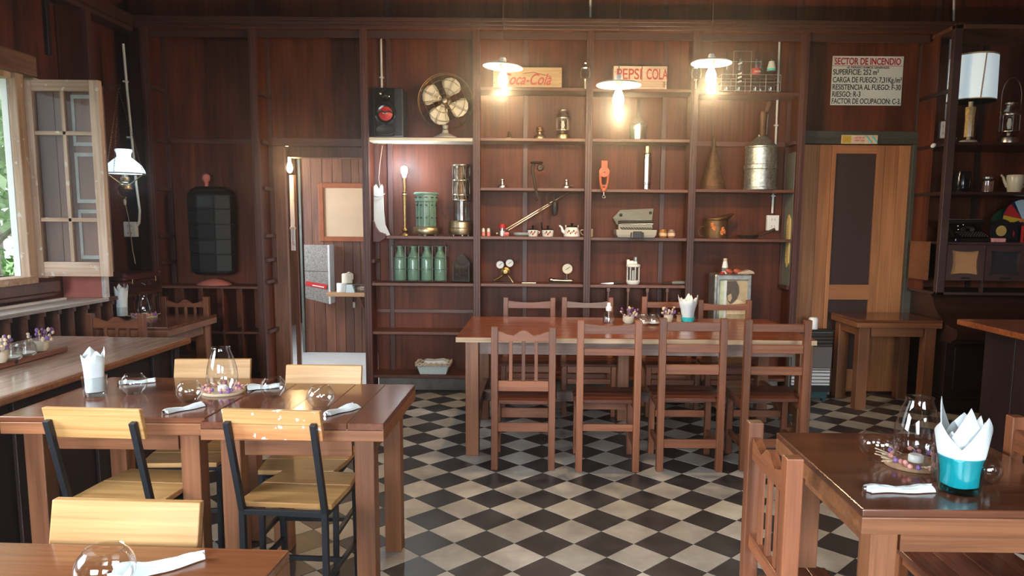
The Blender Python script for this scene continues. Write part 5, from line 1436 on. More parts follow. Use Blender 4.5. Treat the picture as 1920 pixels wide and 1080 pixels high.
# tin funnel and galvanised can
c = Vector((X(1336, 352), 6.43, 1.818))
t = thing('tin_funnel', 'rusty tin funnel standing mouth down on the shelf', 'funnel', c)
obj('cone', MB(True).lathe([(.112, 0), (.112, .018), (.105, .022), (.05, .26), (.034, .31), (.030, .31), (.045, .26), (.10, .02), (.105, 0)], n=32), M['rust'], t)
obj('spout', MB(True).lathe([(.034, .305), (.016, .335), (.012, .46), (.009, .46), (.012, .335)], n=16), M['rust'], t)
obj('hook_rod', MB(True).tube([(-.02, 0, .33), (-.022, 0, .46), (-.022, 0, .565)], .004, 6), M['iron'], t)
c = Vector((X(1424, 352), 6.42, 1.818))
t = thing('galvanised_can', 'large galvanised can with conical shoulder and tall neck', 'can', c)
obj('drum', MB(True).lathe([(.001, 0), (.140, 0), (.142, .02), (.134, .024), (.134, .17), (.142, .176), (.142, .21), (.134, .216), (.136, .35), (.141, .356), (.141, .366), (.134, .372)], n=48), M['galv'], t)
obj('shoulder', MB(True).lathe([(.138, .366), (.04, .45), (.036, .455), (.001, .456)], n=48), M['tin'], t)
obj('neck', MB(True).lathe([(.032, .45), (.028, .47), (.026, .58), (.030, .66), (.026, .66), (.022, .58), (.024, .46)], n=24), M['rust'], t)
obj('neck_bolt', MB(True).sphere((-.03, -.02, .46), .014, n=10, m=6), M['steel'], t)
obj('strap', MB().bar((.034, -.01, .47), (.040, -.01, .64), .010, .004), M['steel'], t)
obj('stopper', MB().bar((.02, 0, .66), (.05, 0, .745), .035, .03), M['rust'], t, .004)
# painted watering jug and skillet
c = Vector((X(1341, 448), 6.42, 1.398))
t = thing('painted_jug', 'dull copper jug painted with orange flowers and wide pouring lip', 'jug', c)
obj('jug_body', MB(True).lathe([(.001, 0), (.098, 0), (.10, .008), (.098, .15), (.102, .155), (.097, .16), (.092, .15), (.094, .01), (.001, .008)], n=36), M['copper'], t)
pv = []
for k in range(17):
    a = -PI + 2 * PI * k / 16; e = max(0, math.cos(a)); pv.append((a, e))
lipm = MB(True); b0 = len(lipm.v)
for z_, g in ((.155, 0), (.185, .5), (.20, 1)):
    for a, e in pv[:-1]: lipm.v.append(((.098 + .06 * e * g) * math.cos(a), (.098 + .0 * g) * math.sin(a), .155 + (.02 + .045 * e) * g))
for i in range(2):
    for k in range(16): lipm.f.append([i * 16 + k, i * 16 + (k + 1) % 16, (i + 1) * 16 + (k + 1) % 16, (i + 1) * 16 + k]); lipm.mi.append(0)
o = obj('pouring_lip', lipm, M['copper'], t); m_ = o.modifiers.new('thick', 'SOLIDIFY'); m_.thickness = .003
obj('handle', MB(True).tube([(-.098, 0, .10), (-.14, 0, .10), (-.155, 0, .06), (-.14, 0, .025), (-.098, 0, .015)], .004, 6), M['copper'], t)
fp = MB(True)
for a, z_ in ((-2.0, .10), (-1.9, .085), (-1.15, .08), (-1.0, .06), (-1.25, .05), (-2.1, .115)):
    for q in range(5): fp.sphere((.099 * math.cos(a + .08 * math.cos(q * 1.26)), .099 * math.sin(a + .08 * math.cos(q * 1.26)), z_ + .012 * math.sin(q * 1.26)), .011, sx=.9, sy=.5, n=7, m=5)
obj('painted_flowers', fp, M['floworange'], t)
c = Vector((X(1400, 449), 6.40, 1.398))
t = thing('skillet', 'old black skillet with raised handle lying on the shelf', 'pan', c)
obj('pan', MB(True).lathe([(.001, 0), (.07, 0), (.095, .03), (.092, .03), (.068, .004), (.001, .004)], n=32), M['iron'], t)
obj('handle', MB(True).tube([(.085, -.02, .022), (.14, -.05, .05), (.215, -.06, .085)], [.007, .010, .013], 8), M['iron'], t)
# portrait tin with things on top
a, b = at(1345, 520, 6.18), at(1409, 520, 6.18)
t = thing('portrait_tin', 'tall grey tin with glazed sepia portrait behind the end chair', 'tin', (a.x, 6.18, .36)); W_ = b.x - a.x
obj('tin_body', MB().box(-.02, W_ - .005, .012, .24, 0, .74), M['tin'], t, .02)
obj('front_frame', MB().frame([(0, 0), (W_, 0), (W_, .735), (0, .735)], [(.022, .03), (W_ - .028, .03), (W_ - .028, .69), (.022, .69)], -.012, .012), M['tin'], t, .005)
obj('print', MB().box(.022, W_ - .028, .0, .008, .03, .69), M['portrait'], t)
obj('print_strip', MB().box(.022, .062, -.002, .0, .03, .69), M['palegreen'], t)
obj('print_strip', MB().box(.062, .082, -.003, -.001, .03, .69), M['paper'], t)
hp = [(.085, .68), (.16, .685), (.185, .64), (.19, .585), (.17, .53), (.14, .50), (.118, .488), (.095, .51), (.088, .54), (.082, .57), (.086, .60)]
obj('portrait_head', MB().prism(hp, -.004, -.001), M['sepia'], t)
obj('portrait_cheek', MB().prism([(.092, .56), (.12, .575), (.13, .54), (.115, .505), (.096, .52)], -.0055, -.004), M['portrait'], t)
obj('portrait_shirt', MB().prism([(.09, .40), (.25, .40), (.24, .50), (.18, .53), (.14, .49), (.10, .47)], -.0035, -.001), M['petal'], t)
text('Bolis', .085, (.085, -.004, .275), M['paper'], t, shear=.35, width=.15)
zt = 1.10
lathe_thing('salt_shaker', 'white printed shaker on top of the portrait tin', 'shaker', (X(1359, 512, 6.28), 6.28, zt), [('bottle_body', [(.001, 0), (.026, 0), (.027, .006), (.026, .06), (.018, .10), (.016, .105), (.001, .105)], 'enamelpot'), ('cap', [(.017, .105), (.017, .125), (.014, .13), (.001, .13)], 'ceramic'), ('print_band', [(.0272, .02), (.0272, .05), (.0265, .05), (.0265, .02)], 'greycase')])
for k, (u, lab) in enumerate(((1366.5, 'red oval fruit leaning on the white shaker'), (1382, 'red oval fruit lying beside the crumpled cloth'))):
    t = thing('red_fruit', lab, 'fruit', (X(u, 512, 6.25), 6.25, zt), 0, 'red fruit on the portrait tin')
    obj('flesh', MB(True).sphere((0, 0, .022), .022, sx=1.55, n=18, m=12).rot(18 if k == 0 else 8, 'Y', (0, 0, .02)), M['potato'], t)
    obj('stalk', MB(True).tube([(-.03, 0, .034), (-.042, 0, .042)], .003, 5), M['iron'], t)
one('bottle_cap', MB(True).lathe([(.001, 0), (.02, 0), (.021, .012), (.016, .018), (.001, .019)], n=18), M['red'], 'small dark red cap at the foot of the white shaker', 'cap', (X(1354, 512, 6.22), 6.21, zt))
one('crumpled_cloth', MB(True).prism([(-.07, 0), (.08, 0), (.07, .02), (.04, .035), (.015, .028), (-.03, .018), (-.06, .012)], -.05, .06), M['wicker'], 'crumpled beige cloth on the corner of the portrait tin', 'cloth', (X(1396, 512, 6.26), 6.27, zt), bevel=.008)
# thermometer and board on the side of the last post
c = Vector((2.13, 6.40, .99))
t = thing('wall_thermometer', 'yellow enamel thermometer on a grey board beside the pine door', 'thermometer', c)
obj('board', MB().box(0, .012, -.06, .17, 0, 1.15), M['mintpanel'], t, .003)
obj('scale_plate', MB().prism([(-.05, .20), (.0, .16), (.04, .22), (.04, .56), (.0, .62), (-.05, .58)], -.012, .0, 'yz'), M['thermo'], t, .003)
obj('mercury_tube', MB(True).cyl((-.014, -.005, .24), (-.014, -.005, .54), .004, n=6), M['glass'], t)
for k in range(12): obj('tick', MB().box(-.0135, -.0118, .005, .028, .25 + k * .024, .253 + k * .024), M['ink'], t)
# gas heater by the door
a, b = at(1478, 745, 6.18), at(1558, 745, 6.18)
t = thing('gas_heater', 'low gas heater with horizontal chrome slats beside the pine door', 'heater', (a.x, 6.18, 0)); W_ = b.x - a.x
obj('casing', MB().box(0, W_, .02, .10, .06, .62), M['heater'], t, .012)
obj('recess', MB().box(.012, W_ - .012, .005, .02, .09, .60), M['black'], t)
obj('front_plate', MB().box(.012, W_ - .012, -.004, .006, .30, .485), M['heater'], t, .004)
for z in (.50, .53, .56, .59): obj('slat', MB(True).cyl((.012, -.002, z), (W_ - .012, -.002, z), .006, n=8), M['chrome'], t)
for z in (.17, .20, .23, .26, .285): obj('slat', MB(True).cyl((.012, -.002, z), (W_ - .012, -.002, z), .006, n=8), M['chrome'], t)
obj('reflector', MB().box(.02, W_ - .02, .0, .006, .15, .295), M['alu'], t)
obj('maker_plate', MB().box(W_ - .12, W_ - .03, -.007, -.004, .385, .397), M['steel'], t)
obj('base', MB().box(.03, W_ - .03, .015, .095, .03, .10), M['teal'], t, .004)
for x_ in (.05, W_ - .05): obj('foot', MB().box(x_ - .012, x_ + .012, .03, .08, 0, .03), M['teal'], t)
obj('top_ledge', MB().box(-.005, W_ + .005, .0, .11, .615, .63), M['blackmetal'], t, .004)
lathe_thing('paper_roll', 'white roll standing on the gas heater', 'roll', (at(1524, 620, 6.24).x, 6.24, .632), [('roll', [(.001, 0), (.038, 0), (.04, .006), (.04, .085), (.03, .10), (.001, .102)], 'enamel'), ('core', [(.012, .10), (.014, .104), (.010, .104)], 'kraft')])

# ------------------------------------------------------------------ signs
a, b, d_ = at(1562, 105, 6.57), at(1695, 108, 6.57), at(1556, 197, 6.57)
Ws, Hs = b.x - a.x, a.z - d_.z
t = thing('fire_sector_sign', 'white fire-sector notice with red heading on the panel above the door', 'sign', (a.x - .002, 6.568, d_.z))
obj('board', MB().box(0, Ws, 0, .005, 0, Hs), M['sign'], t)
obj('rule', MB().box(0, Ws, -.001, 0, Hs - .083, Hs - .079), M['signred'], t)
def line(s_, z_, h_, m_, x0, w_): text(s_, h_, (x0, -.0015, z_), M[m_], t, width=w_)
text('SECTOR DE INCENDIO', .078, (.016, -.0015, Hs - .070), M['signred'], t, width=Ws * .935, bold=.022)
line('-EL PARAISO RAMOS GENERALES-', Hs - .104, .026, 'ink', Ws * .20, Ws * .61)
for s_, z_, w_ in (('SUPERFICIE: 252 m²', .156, .645), ('CARGA DE FUEGO: 7,31Kg./m²', .221, .975), ('RESISTENCIA AL FUEGO: F-30', .283, .965), ('RIESGO: R-3', .343, .40), ('FACTOR DE OCUPACION: C-3.', .402, .975)):
    line(s_, Hs - z_, .064, 'ink', .008, Ws * w_)
for x_ in (.014, Ws - .014):
    for z_ in (.014, Hs - .014): obj('screw', MB(True).sphere((x_, -.001, z_), .004, n=8, m=5), M['iron'], t)
a, b = at(1578, 253, 6.475), at(1645, 270, 6.475)
t = thing('door_sticker', 'small pale sticker with yellow square on the green lintel', 'sign', (a.x, 6.474, b.z)); Ws, Hs = b.x - a.x, a.z - b.z
obj('backing', MB().box(0, Ws, 0, .004, 0, Hs), M['petal'], t)
obj('yellow_square', MB().box(.008, .085, -.001, 0, .006, Hs - .006), M['yellow'], t)
obj('cross_mark', MB().bar((.025, -.0015, .02), (.068, -.0015, Hs - .02), .006, .001, (0, 1, 0)).bar((.068, -.0015, .02), (.025, -.0015, Hs - .02), .006, .001, (0, 1, 0)), M['gold'], t)
obj('text_block', MB().box(.11, .20, -.001, 0, .022, .036).box(.11, .20, -.001, 0, .045, .058), M['pinkpetal'], t)
obj('green_swirl', MB(True).tube([(.215, -.001, Hs - .006), (.235, -.001, .04), (.26, -.001, .012)], .006, 5).tube([(.265, -.001, Hs - .006), (.285, -.001, .04), (.31, -.001, .012)], .006, 5), M['aquasolid'], t)

# ------------------------------------------------------------------ things on the dresser
Yd_ = 6.2
lantern('nickel pressure lantern with tall wire bail at the right edge', (at(1890, 266, Yd_).x, Yd_, 2.197), 1.05, (M['nickel'], M['nickel']), bail=.16)
t = thing('glass_trinket', 'small clear glass trinket at the foot of the parchment lamp', 'ornament', (at(1790, 266, 6.12).x, 6.12, 2.197))
obj('base', MB(True).lathe([(.001, 0), (.024, 0), (.02, .012), (.008, .02), (.001, .02)], n=14), M['glass'], t)
obj('ring', MB(True).tube([(.012 * math.cos(2 * PI * k / 14), 0, .034 + .012 * math.sin(2 * PI * k / 14)) for k in range(14)], .004, 5, True), M['glass'], t)
t = thing('lamp_switch', 'white inline switch hanging from the dresser rail', 'switch', at(1750, 273, 6.15))
obj('switch_body', MB(True).sphere((0, 0, 0), .018, sx=1.3, sz=1.0, n=14, m=8).rot(-35, 'Y'), M['enamelpot'], t)
obj('cord', MB(True).tube([(.015, 0, .012), (.05, 0, .035), (.09, 0, .03), (.12, .05, .035)], .004, 6), M['darkcord'], t)
t = thing('dark_mug', 'glossy black cut-glass jug in the shadow of the dresser', 'jug', (at(1802, 360, Yd_).x, Yd_, 1.802))
obj('jug_body', MB(True).lathe([(.001, 0), (.06, 0), (.064, .01), (.07, .08), (.062, .17), (.06, .17), (.066, .08), (.06, .012), (.001, .01)], n=10), M['blackgloss'], t)
obj('handle', MB(True).tube([(-.06, 0, .14), (-.09, 0, .13), (-.095, 0, .07), (-.065, 0, .04)], .007, 8), M['blackgloss'], t)
lathe_thing('bean_jar', 'small glass jar filled with mottled beans on the dresser', 'jar', (at(1850, 360, Yd_).x, Yd_, 1.802), [('contents', [(.001, .004), (.042, .004), (.044, .09), (.001, .095)], 'beans'), ('jar_glass', [(.001, 0), (.047, 0), (.049, .006), (.048, .10), (.036, .112), (.034, .112), (.045, .098), (.045, .006), (.001, .003)], 'glass'), ('lid', [(.037, .112), (.037, .128), (.001, .13)], 'tin')])
t = thing('cream_coffee_pot', 'cream ceramic coffee pot with slender spout on the dresser', 'pot', (at(1901, 360, Yd_).x, Yd_, 1.802))
obj('pot_body', MB(True).lathe([(.001, 0), (.046, 0), (.05, .006), (.072, .11), (.066, .145), (.05, .15), (.001, .151)], n=28), M['ceramic'], t)
obj('spout', MB(True).tube([(-.058, 0, .05), (-.085, 0, .09), (-.10, 0, .13), (-.118, 0, .145)], [.016, .012, .009, .008], 10), M['ceramic'], t)
obj('handle', MB(True).tube([(.062, 0, .13), (.10, 0, .135), (.11, 0, .09), (.085, 0, .06), (.058, 0, .04)], .007, 8), M['ceramic'], t)
# black typewriter
t = thing('black_typewriter', 'old black typewriter in the shadow of the dresser', 'typewriter', (at(1814, 455, 6.16).x, 6.2, 1.393))
obj('base', MB().box(-.15, .15, -.12, .14, 0, .03), M['blackgloss'], t, .008)
obj('body', MB().prism([(-.10, .03), (.14, .03), (.14, .14), (.02, .14), (-.03, .09)], -.14, .14, 'yz'), M['blackgloss'], t, .008)
obj('platen', MB(True).cyl((-.16, .06, .165), (.16, .06, .165), .022, n=18), M['black'], t)
for s in (-1, 1): obj('platen_knob', MB(True).cyl((s * .16, .06, .165), (s * .185, .06, .165), .018, n=14), M['black'], t)
obj('paper_bail', MB(True).cyl((-.15, .03, .185), (.15, .03, .185), .003, n=6), M['chrome'], t)
kb = MB(True)
for r_ in range(4):
    for k in range(10): kb.lathe([(.001, .0), (.009, .0), (.009, .006), (.007, .008), (.001, .006)], (-.10 + k * .023 + r_ * .004, -.045 - r_ * .022, .075 - r_ * .010), 8)
o = obj('key_bank', kb, M['iron'], t); o['kind'] = 'stuff'
obj('type_basket', MB(True).lathe([(.06, 0), (.05, .01), (.02, .0), (.001, .0)], (0, -.03, .10), 20, 'y', 1, .5), M['iron'], t)
for p_ in ((-.12, -.09, .13), (-.07, -.08, .14), (-.12, -.1, .10)): obj('lever', MB(True).sphere(p_, .008, n=8, m=6), M['chrome'], t)
# discs and sleeves
xr = at(1880, 455, 6.25).x; zr = at(1880, 455, 6.1).z
def disc(label, u, v, r, Y, mats, rings):
    c = at(u, v, Y); t = thing('record_disc', label, 'record', c, 0)
    obj('disc', MB(True).lathe([(r, -.002), (r, .002), (.001, .003)], n=48, axis='y'), mats[0], t)
    for k, (r_, m_) in enumerate(rings): obj('centre_label', MB(True).lathe([(r_, .003 + .001 * k), (.001, .0045 + .001 * k)], n=32, axis='y'), m_, t)
    return t


disc('dark green disc standing at the rear of the dresser shelf', 1888, 424, .155, 6.36, (M['greendisc'],), [(.05, M['yellow'])])
t = disc('multicoloured disc with pale blue sector behind the black records', 1916, 411, .17, 6.33, (M['bluedisc'],), [(.03, M['floworange'])])
for a0, a1, m_ in ((2.25, 2.95, 'red'), (2.95, 3.5, 'yellow'), (.6, 2.05, 'label')):
    obj('colour_sector', MB().prism([(0, 0)] + [(.165 * math.cos(a0 + (a1 - a0) * k / 8), .165 * math.sin(a0 + (a1 - a0) * k / 8)) for k in range(9)], -.007, -.0035), M[m_], t)
disc('black record with gold centre label leaning in front', 1877, 433, .098, 6.12, (M['vinyl'],), [(.044, M['gold'])])
t = thing('record_sleeve', 'red edged record sleeve at the extreme right', 'record', at(1916, 455, 6.12))
obj('sleeve', MB().box(-.01, .16, 0, .006, -.01, .14), M['red'], t)
obj('sleeve_print', MB().box(.01, .15, -.001, 0, .01, .12), M['vinyl'], t)
t = thing('record_sleeve', 'black record sleeve with red arrow behind the gold label', 'record', at(1895, 455, 6.15))
obj('sleeve', MB().box(-.05, .09, 0, .006, -.01, .17), M['vinyl'], t)
obj('red_mark', MB().prism([(-.01, .12), (.01, .11), (.028, .08), (.018, .045), (.01, .075)], -.001, 0), M['red'], t)
one('white_block', MB().box(-.055, .055, -.02, .02, 0, .032), M['pinkpetal'], 'pale block lying below the gold-labelled record', 'block', (at(1871, 452, 6.08).x, 6.08, 1.393), bevel=.004)

# ------------------------------------------------------------------ left: suitcase, ribbed body
c = Vector((-3.46, 6.01, .926))
t = thing('suitcase', 'oxblood leather suitcase lying on the ledge in the corner', 'suitcase', c)
obj('case_body', MB().box(-.15, .16, -.29, .25, 0, .10), M['suitcase'], t, .015)
obj('case_lid', MB().box(-.152, .162, -.292, .252, .103, .155), M['suitcase'], t, .015)
obj('handle', MB(True).tube([(.16, -.06, .075), (.185, -.055, .06), (.185, .04, .06), (.16, .045, .075)], .008, 8), M['suitcase'], t)
for y_ in (-.18, .17): obj('latch', MB().box(.158, .168, y_ - .015, y_ + .015, .075, .12), M['brass'], t, .003)
for y_ in (-.29, .25): obj('corner_cap', MB(True).sphere((.15, y_ * .97, .145), .022, n=10, m=8), M['suitcase'], t)
c = Vector((at(402, 530, 6.42).x, 6.42, .951))
t = thing('ribbed_lantern', 'tall black leather ribbed body with pink finial above the pigeonholes', 'ornament', c)
obj('base_dish', MB(True).lathe([(.001, 0), (.15, 0), (.152, .006), (.12, .026), (.06, .046), (.02, .055), (.001, .056)], n=40, sy=.7), M['pink'], t)
for s, lab in ((0, ''),):
    rows = [(.09, .15), (.12, .195), (.27, .197), (.40, .198), (.53, .20), (.66, .203), (.78, .20), (.83, .17), (.855, .12)]
    n = 8; bm_ = MB()
    loops = [[(r * math.cos(2 * PI * (k + .5) / n), .55 * r * math.sin(2 * PI * (k + .5) / n), z) for k in range(n)] for z, r in rows]
    loft(bm_, loops); body = obj('leather_body', bm_, M['leather'], t, .008)
    for i in range(1, 7):
        z0, r0 = rows[i]; z1, r1_ = rows[i + 1] if i < 6 else rows[7]
        for k in range(4, 8):
            a0, a1 = 2 * PI * (k + .5 - 1) / n, 2 * PI * (k + .5) / n
            P4 = [Vector((r_ * math.cos(a) * 1.0, .55 * r_ * math.sin(a), z)) for a, r_, z in ((a0, r0, z0 + .012), (a1, r0, z0 + .012), (a1, r1_, z1 - .012), (a0, r1_, z1 - .012))]
            cc = sum(P4, Vector()) / 4; nn = (P4[1] - P4[0]).cross(P4[3] - P4[0]).normalized()
            if nn.y > 0: nn = -nn
            P4 = [cc + (p - cc) * .9 for p in P4]
            obj('leather_panel', MB().add([p for p in P4] + [p + nn * .006 for p in P4], [(0, 1, 2, 3), (4, 5, 6, 7), (0, 1, 5, 4), (1, 2, 6, 5), (2, 3, 7, 6), (3, 0, 4, 7)]), M['leather2'] if (k == 5 or (k == 6 and i in (2, 5))) else M['leather'], t)
for i in range(1, 7):
    z_, r_ = rows[i]
    obj('seam_rib', MB(True).tube([(1.02 * r_ * math.cos(2 * PI * (k + .5) / 8), .55 * 1.03 * r_ * math.sin(2 * PI * (k + .5) / 8), z_) for k in range(8)], .005, 5, True), M['leather2'], t)  # seam highlights put into the lighter rib colour
obj('finial', MB(True).lathe([(.001, .85), (.016, .85), (.014, .875), (.02, .885), (.016, .892), (.030, .91), (.034, .93), (.028, .955), (.010, .968), (.001, .97)], (-.03, 0, 0), 20), M['pink'], t)

# ------------------------------------------------------------------ far room furnishings
YP = 8.385
a, b = at(597, 343, YP), at(690, 453, YP)
t = thing('framed_board', 'blank beige notice board in orange wooden frame beyond the doorway', 'board', (a.x, YP, b.z)); Wn, Hn = 1.0, a.z - b.z
obj('board', MB().box(.03, Wn - .03, -.004, .006, .03, Hn - .03), M['kraft'], t)
for bx in ((0, .055, 0, Hn), (Wn - .055, Wn, 0, Hn), (.055, Wn - .055, 0, .055), (.055, Wn - .055, Hn - .055, Hn)): obj('frame_bar', MB().box(bx[0], bx[1], -.025, .006, bx[2], bx[3]), M['frameor'], t, .004)
obj('paper_fold', MB().box(.06, Wn - .06, -.006, -.004, Hn * .27, Hn * .275).box(.06, Wn - .06, -.006, -.004, Hn * .31, Hn * .313), M['kraft'], t)
a, b = at(567, 459, 8.2), at(617, 570, 8.2)
t = thing('speckled_cabinet', 'speckled grey metal panel with red strip on the plank partition', 'panel', (a.x, 8.25, b.z)); Wn, Hn = b.x - a.x, a.z - b.z
obj('panel_front', MB().add([(0, 0, .06), (Wn, -.05, 0), (Wn, -.05, Hn), (0, 0, Hn), (0, .012, .06), (Wn, -.038, 0), (Wn, -.038, Hn), (0, .012, Hn)], [(0, 1, 2, 3), (7, 6, 5, 4), (0, 4, 5, 1), (1, 5, 6, 2), (2, 6, 7, 3), (3, 7, 4, 0)]), M['terrazzo'], t)
obj('side_flange', MB().box(Wn, Wn + .02, -.055, .13, 0, Hn), M['alu'], t)
obj('seam', MB().bar((0, -.004, Hn * .56), (Wn, -.053, Hn * .56), .006, .004), M['heater'], t)
st_ = obj('red_strip', MB().bar((.01, -.006, Hn * .345), (Wn - .02, -.053, Hn * .29), .004, .052), M['red'], t)
obj('strip_text', MB().bar((.09, -.020, Hn * .315), (Wn - .05, -.054, Hn * .285), .006, .010), M['white'], st_)
a, b = at(611, 548, 8.1), at(700, 553, 8.1)
t = thing('small_wall_shelf', 'small raw pine shelf on the plank partition', 'shelf', (a.x, 8.25, a.z - .05))
obj('board', MB().box(0, .95, -.13, .13, 0, .045), M['shelfpine'], t, .004)
obj('bracket', MB().bar((.35, .10, -.15), (.35, -.08, 0), .025, .02), M['plank'], t)
zs = a.z - .004
lathe_thing('toilet_roll', 'upright white paper roll on the pine wall shelf', 'roll', (at(641, 542, 8.2).x, 8.2, zs), [('roll', [(.001, 0), (.055, 0), (.057, .006), (.057, .095), (.054, .10), (.02, .10), (.02, .09), (.001, .09)], 'white'), ('core', [(.02, .092), (.022, .101), (.018, .101)], 'kraft')])
t = thing('crumpled_roll', 'crumpled paper roll balanced on top of the upright roll', 'roll', (at(651, 528, 8.2).x, 8.2, zs + .102))
obj('roll', MB(True).lathe([(.001, 0), (.058, 0), (.060, .01), (.058, .10), (.05, .108), (.001, .11)], n=18), M['cream'], t)
obj('loose_end', MB(True).tube([(.0, -.05, .10), (.03, -.03, .12), (.06, 0, .10), (.062, 0, .04)], .010, 6), M['cream'], t)
one('paper_wedge', MB(True).prism([(-.05, 0), (.05, 0), (.02, .09), (-.04, .09)], -.03, .03), M['basketblue'], 'bluish folded paper leaning beside the upright roll', 'paper', (at(658, 543, 8.15).x, 8.15, zs))
t = thing('wire_basket', 'grey wire basket with white scraps at the end of the pine shelf', 'basket', (at(679, 542, 8.2).x, 8.2, zs))
wq = MB(True)
for z in (.005, .05, .09): wq.tube([(-.085, -.07, z), (.085, -.07, z), (.085, .07, z), (-.085, .07, z)], .003, 5, True)
for k in range(8): wq.tube([(-.085 + k * .0243, -.07, .005), (-.085 + k * .0243, -.07, .09)], .002, 4)
obj('wire_frame', wq, M['heater'], t)
obj('scraps', MB(True).sphere((0, 0, .035), .05, sx=1.3, sz=.6, n=12, m=8), M['wicker'], t)
t = thing('padlock', 'small steel padlock hanging below the pine wall shelf', 'padlock', at(664, 572, 8.36))
obj('lock_body', MB().box(-.015, .02, -.02, .015, -.03, .04), M['steel'], t, .006)
obj('shackle', MB(True).tube([(-.01, 0, .04), (-.01, 0, .075), (.0, 0, .09), (.014, 0, .075), (.014, 0, .04)], .005, 6), M['iron'], t)

# ------------------------------------------------------------------ things laid on the tables
def bowl(label, u, v, z, r, group='round glass candle bowls'):
    p = fl(u, v, z)
    t = thing('glass_bowl', label, 'bowl', (p.x, p.y, z + .001), 0, group)
    out = [(.001, 0), (r * .55, 0)] + [(r * math.sin(a), r * .86 - r * .9 * math.cos(a)) for a in [math.radians(d) for d in range(42, 150, 9)]]
    obj('glass_body', MB(True).lathe(out + [(out[-1][0] + .0015, out[-1][1] + .002), (out[-1][0] + .003, out[-1][1] - .0005)], n=36, open_=True), M['glass'], t)
    return t


def napkin(label, c, L, w0, w1, rz, h=.014, group='folded paper napkins with cutlery', cutlery=True):
    t = thing('paper_napkin', label, 'napkin', c, rz, group)
    mb = MB(True); n = 14; cols = 9; vs = []
    for i in range(n):
        f = i / (n - 1); w = w0 + (w1 - w0) * f
        for j in range(cols):
            g = j / (cols - 1) * 2 - 1
            vs.append((L * (f - .5) + .004 * math.sin(j * 1.3 + 1), g * w / 2 + .004 * math.sin(f * 9 + g), .003 + h * (1 - g * g) ** .6 * (.75 + .25 * math.sin(f * 7 + 1)) + .002 * math.sin(j * 2.2 + i * .7)))
    fs = [(i * cols + j, i * cols + j + 1, (i + 1) * cols + j + 1, (i + 1) * cols + j) for i in range(n - 1) for j in range(cols - 1)]
    mb.add(vs, fs); k = len(mb.v)
    mb.add([(x, y, .0012) for x, y, z in vs], [f[::-1] for f in fs])
    edge = [i * cols for i in range(n)] + [(n - 1) * cols + j for j in range(1, cols)] + [i * cols + cols - 1 for i in range(n - 2, -1, -1)] + [j for j in range(cols - 2, 0, -1)]
    for a, b in zip(edge, edge[1:] + edge[:1]): mb.f.append([a, b, k + b, k + a]); mb.mi.append(0)
    obj('paper', mb, M['paper'], t)
    if cutlery: obj('cutlery', MB(True).tube([(-L / 2 - .012, 0, .006), (-L / 2 + .03, 0, .008)], [.007, .005], 8), M['chrome'], t)
    return t


def napkin_stack(mb, r0, r1, z0, z1, n=8, spikes=.05, seed=1):
    rnd = random.Random(seed); N_ = 48; amp = [rnd.uniform(.45, 1.25) for _ in range(16)]
    for layer in range(3):
        k0 = 1 - layer * .13; loops = []
        for s in range(6):
            f = s / 5; L = []
            for k in range(N_):
                a = 2 * PI * k / N_; r = (r0 + (r1 - r0) * f ** 2.6) * k0 * (1 + .05 * math.sin(a * 4 + layer + seed))
                zz = z0 + (z1 - z0) * f + (spikes * amp[(int(a * n / 2 / PI + layer * .37) + 5 * layer) % 16] * (1 - abs(((a * n / 2 / PI + layer * .37) % 1) - .5) * 2) if s == 5 else 0) - (.012 * layer if s == 5 else 0)
                L.append((r * math.cos(a), r * math.sin(a), zz))
            loops.append(L)
        b = len(mb.v)
        for L in loops: mb.v += L
        for i in range(5):
            for k in range(N_): mb.f.append([b + i * N_ + k, b + i * N_ + (k + 1) % N_, b + (i + 1) * N_ + (k + 1) % N_, b + (i + 1) * N_ + k]); mb.mi.append(mb.cur)
        mb.f.append([b + k for k in range(N_)][::-1]); mb.mi.append(mb.cur)
    return mb


def napkin_glass(label, u, v, z, r, h, hn, mat, spikes=.04, handle=False, seed=1, solid=None, fan=1.15, lobes=4):
    p = fl(u, v, z)
    t = thing('napkin_holder', label, 'tumbler', (p.x, p.y, z + .001))
    prof = [(.001, 0), (r * .86, 0), (r * .92, .008), (r, h * .5), (r * 1.02, h), (r * .96, h), (r * .94, h * .5), (r * .84, .016), (.001, .014)]
    obj('tumbler', MB(True).lathe(prof, n=36), mat, t)
    nk = obj('napkins', napkin_stack(MB(True), r * .78, r * .84 * fan, .02, hn, lobes, spikes, seed), M['paper'], t)
    sm = nk.modifiers.new('thick', 'SOLIDIFY'); sm.thickness = .001
    if handle: obj('handle', MB(True).tube([(-r, 0, h * .8), (-r - .03, 0, h * .75), (-r - .035, 0, h * .4), (-r, 0, h * .2)], .006, 8), mat, t)
    return t


def blooms(t, c, n, spread, hgt, mats, size=.010, seed=1):
    rnd = random.Random(seed)
    for mi, m_ in enumerate(mats):
        g = MB(True)
        for k in range(n):
            a = rnd.uniform(0, 2 * PI); r = spread * math.sqrt(rnd.random()); z = rnd.uniform(.3, 1) * hgt
            g.tube([(c[0] + r * .2 * math.cos(a), c[1] + r * .2 * math.sin(a), c[2]), (c[0] + r * math.cos(a), c[1] + r * math.sin(a), c[2] + z)], .0012, 4)
            g.sphere((c[0] + r * math.cos(a), c[1] + r * math.sin(a), c[2] + z), size * rnd.uniform(.7, 1.2), sx=rnd.uniform(.6, 1.2), sz=rnd.uniform(.7, 1.5), n=7, m=5)
        df = obj('dried_flowers', g, m_, t); df['kind'] = 'stuff'


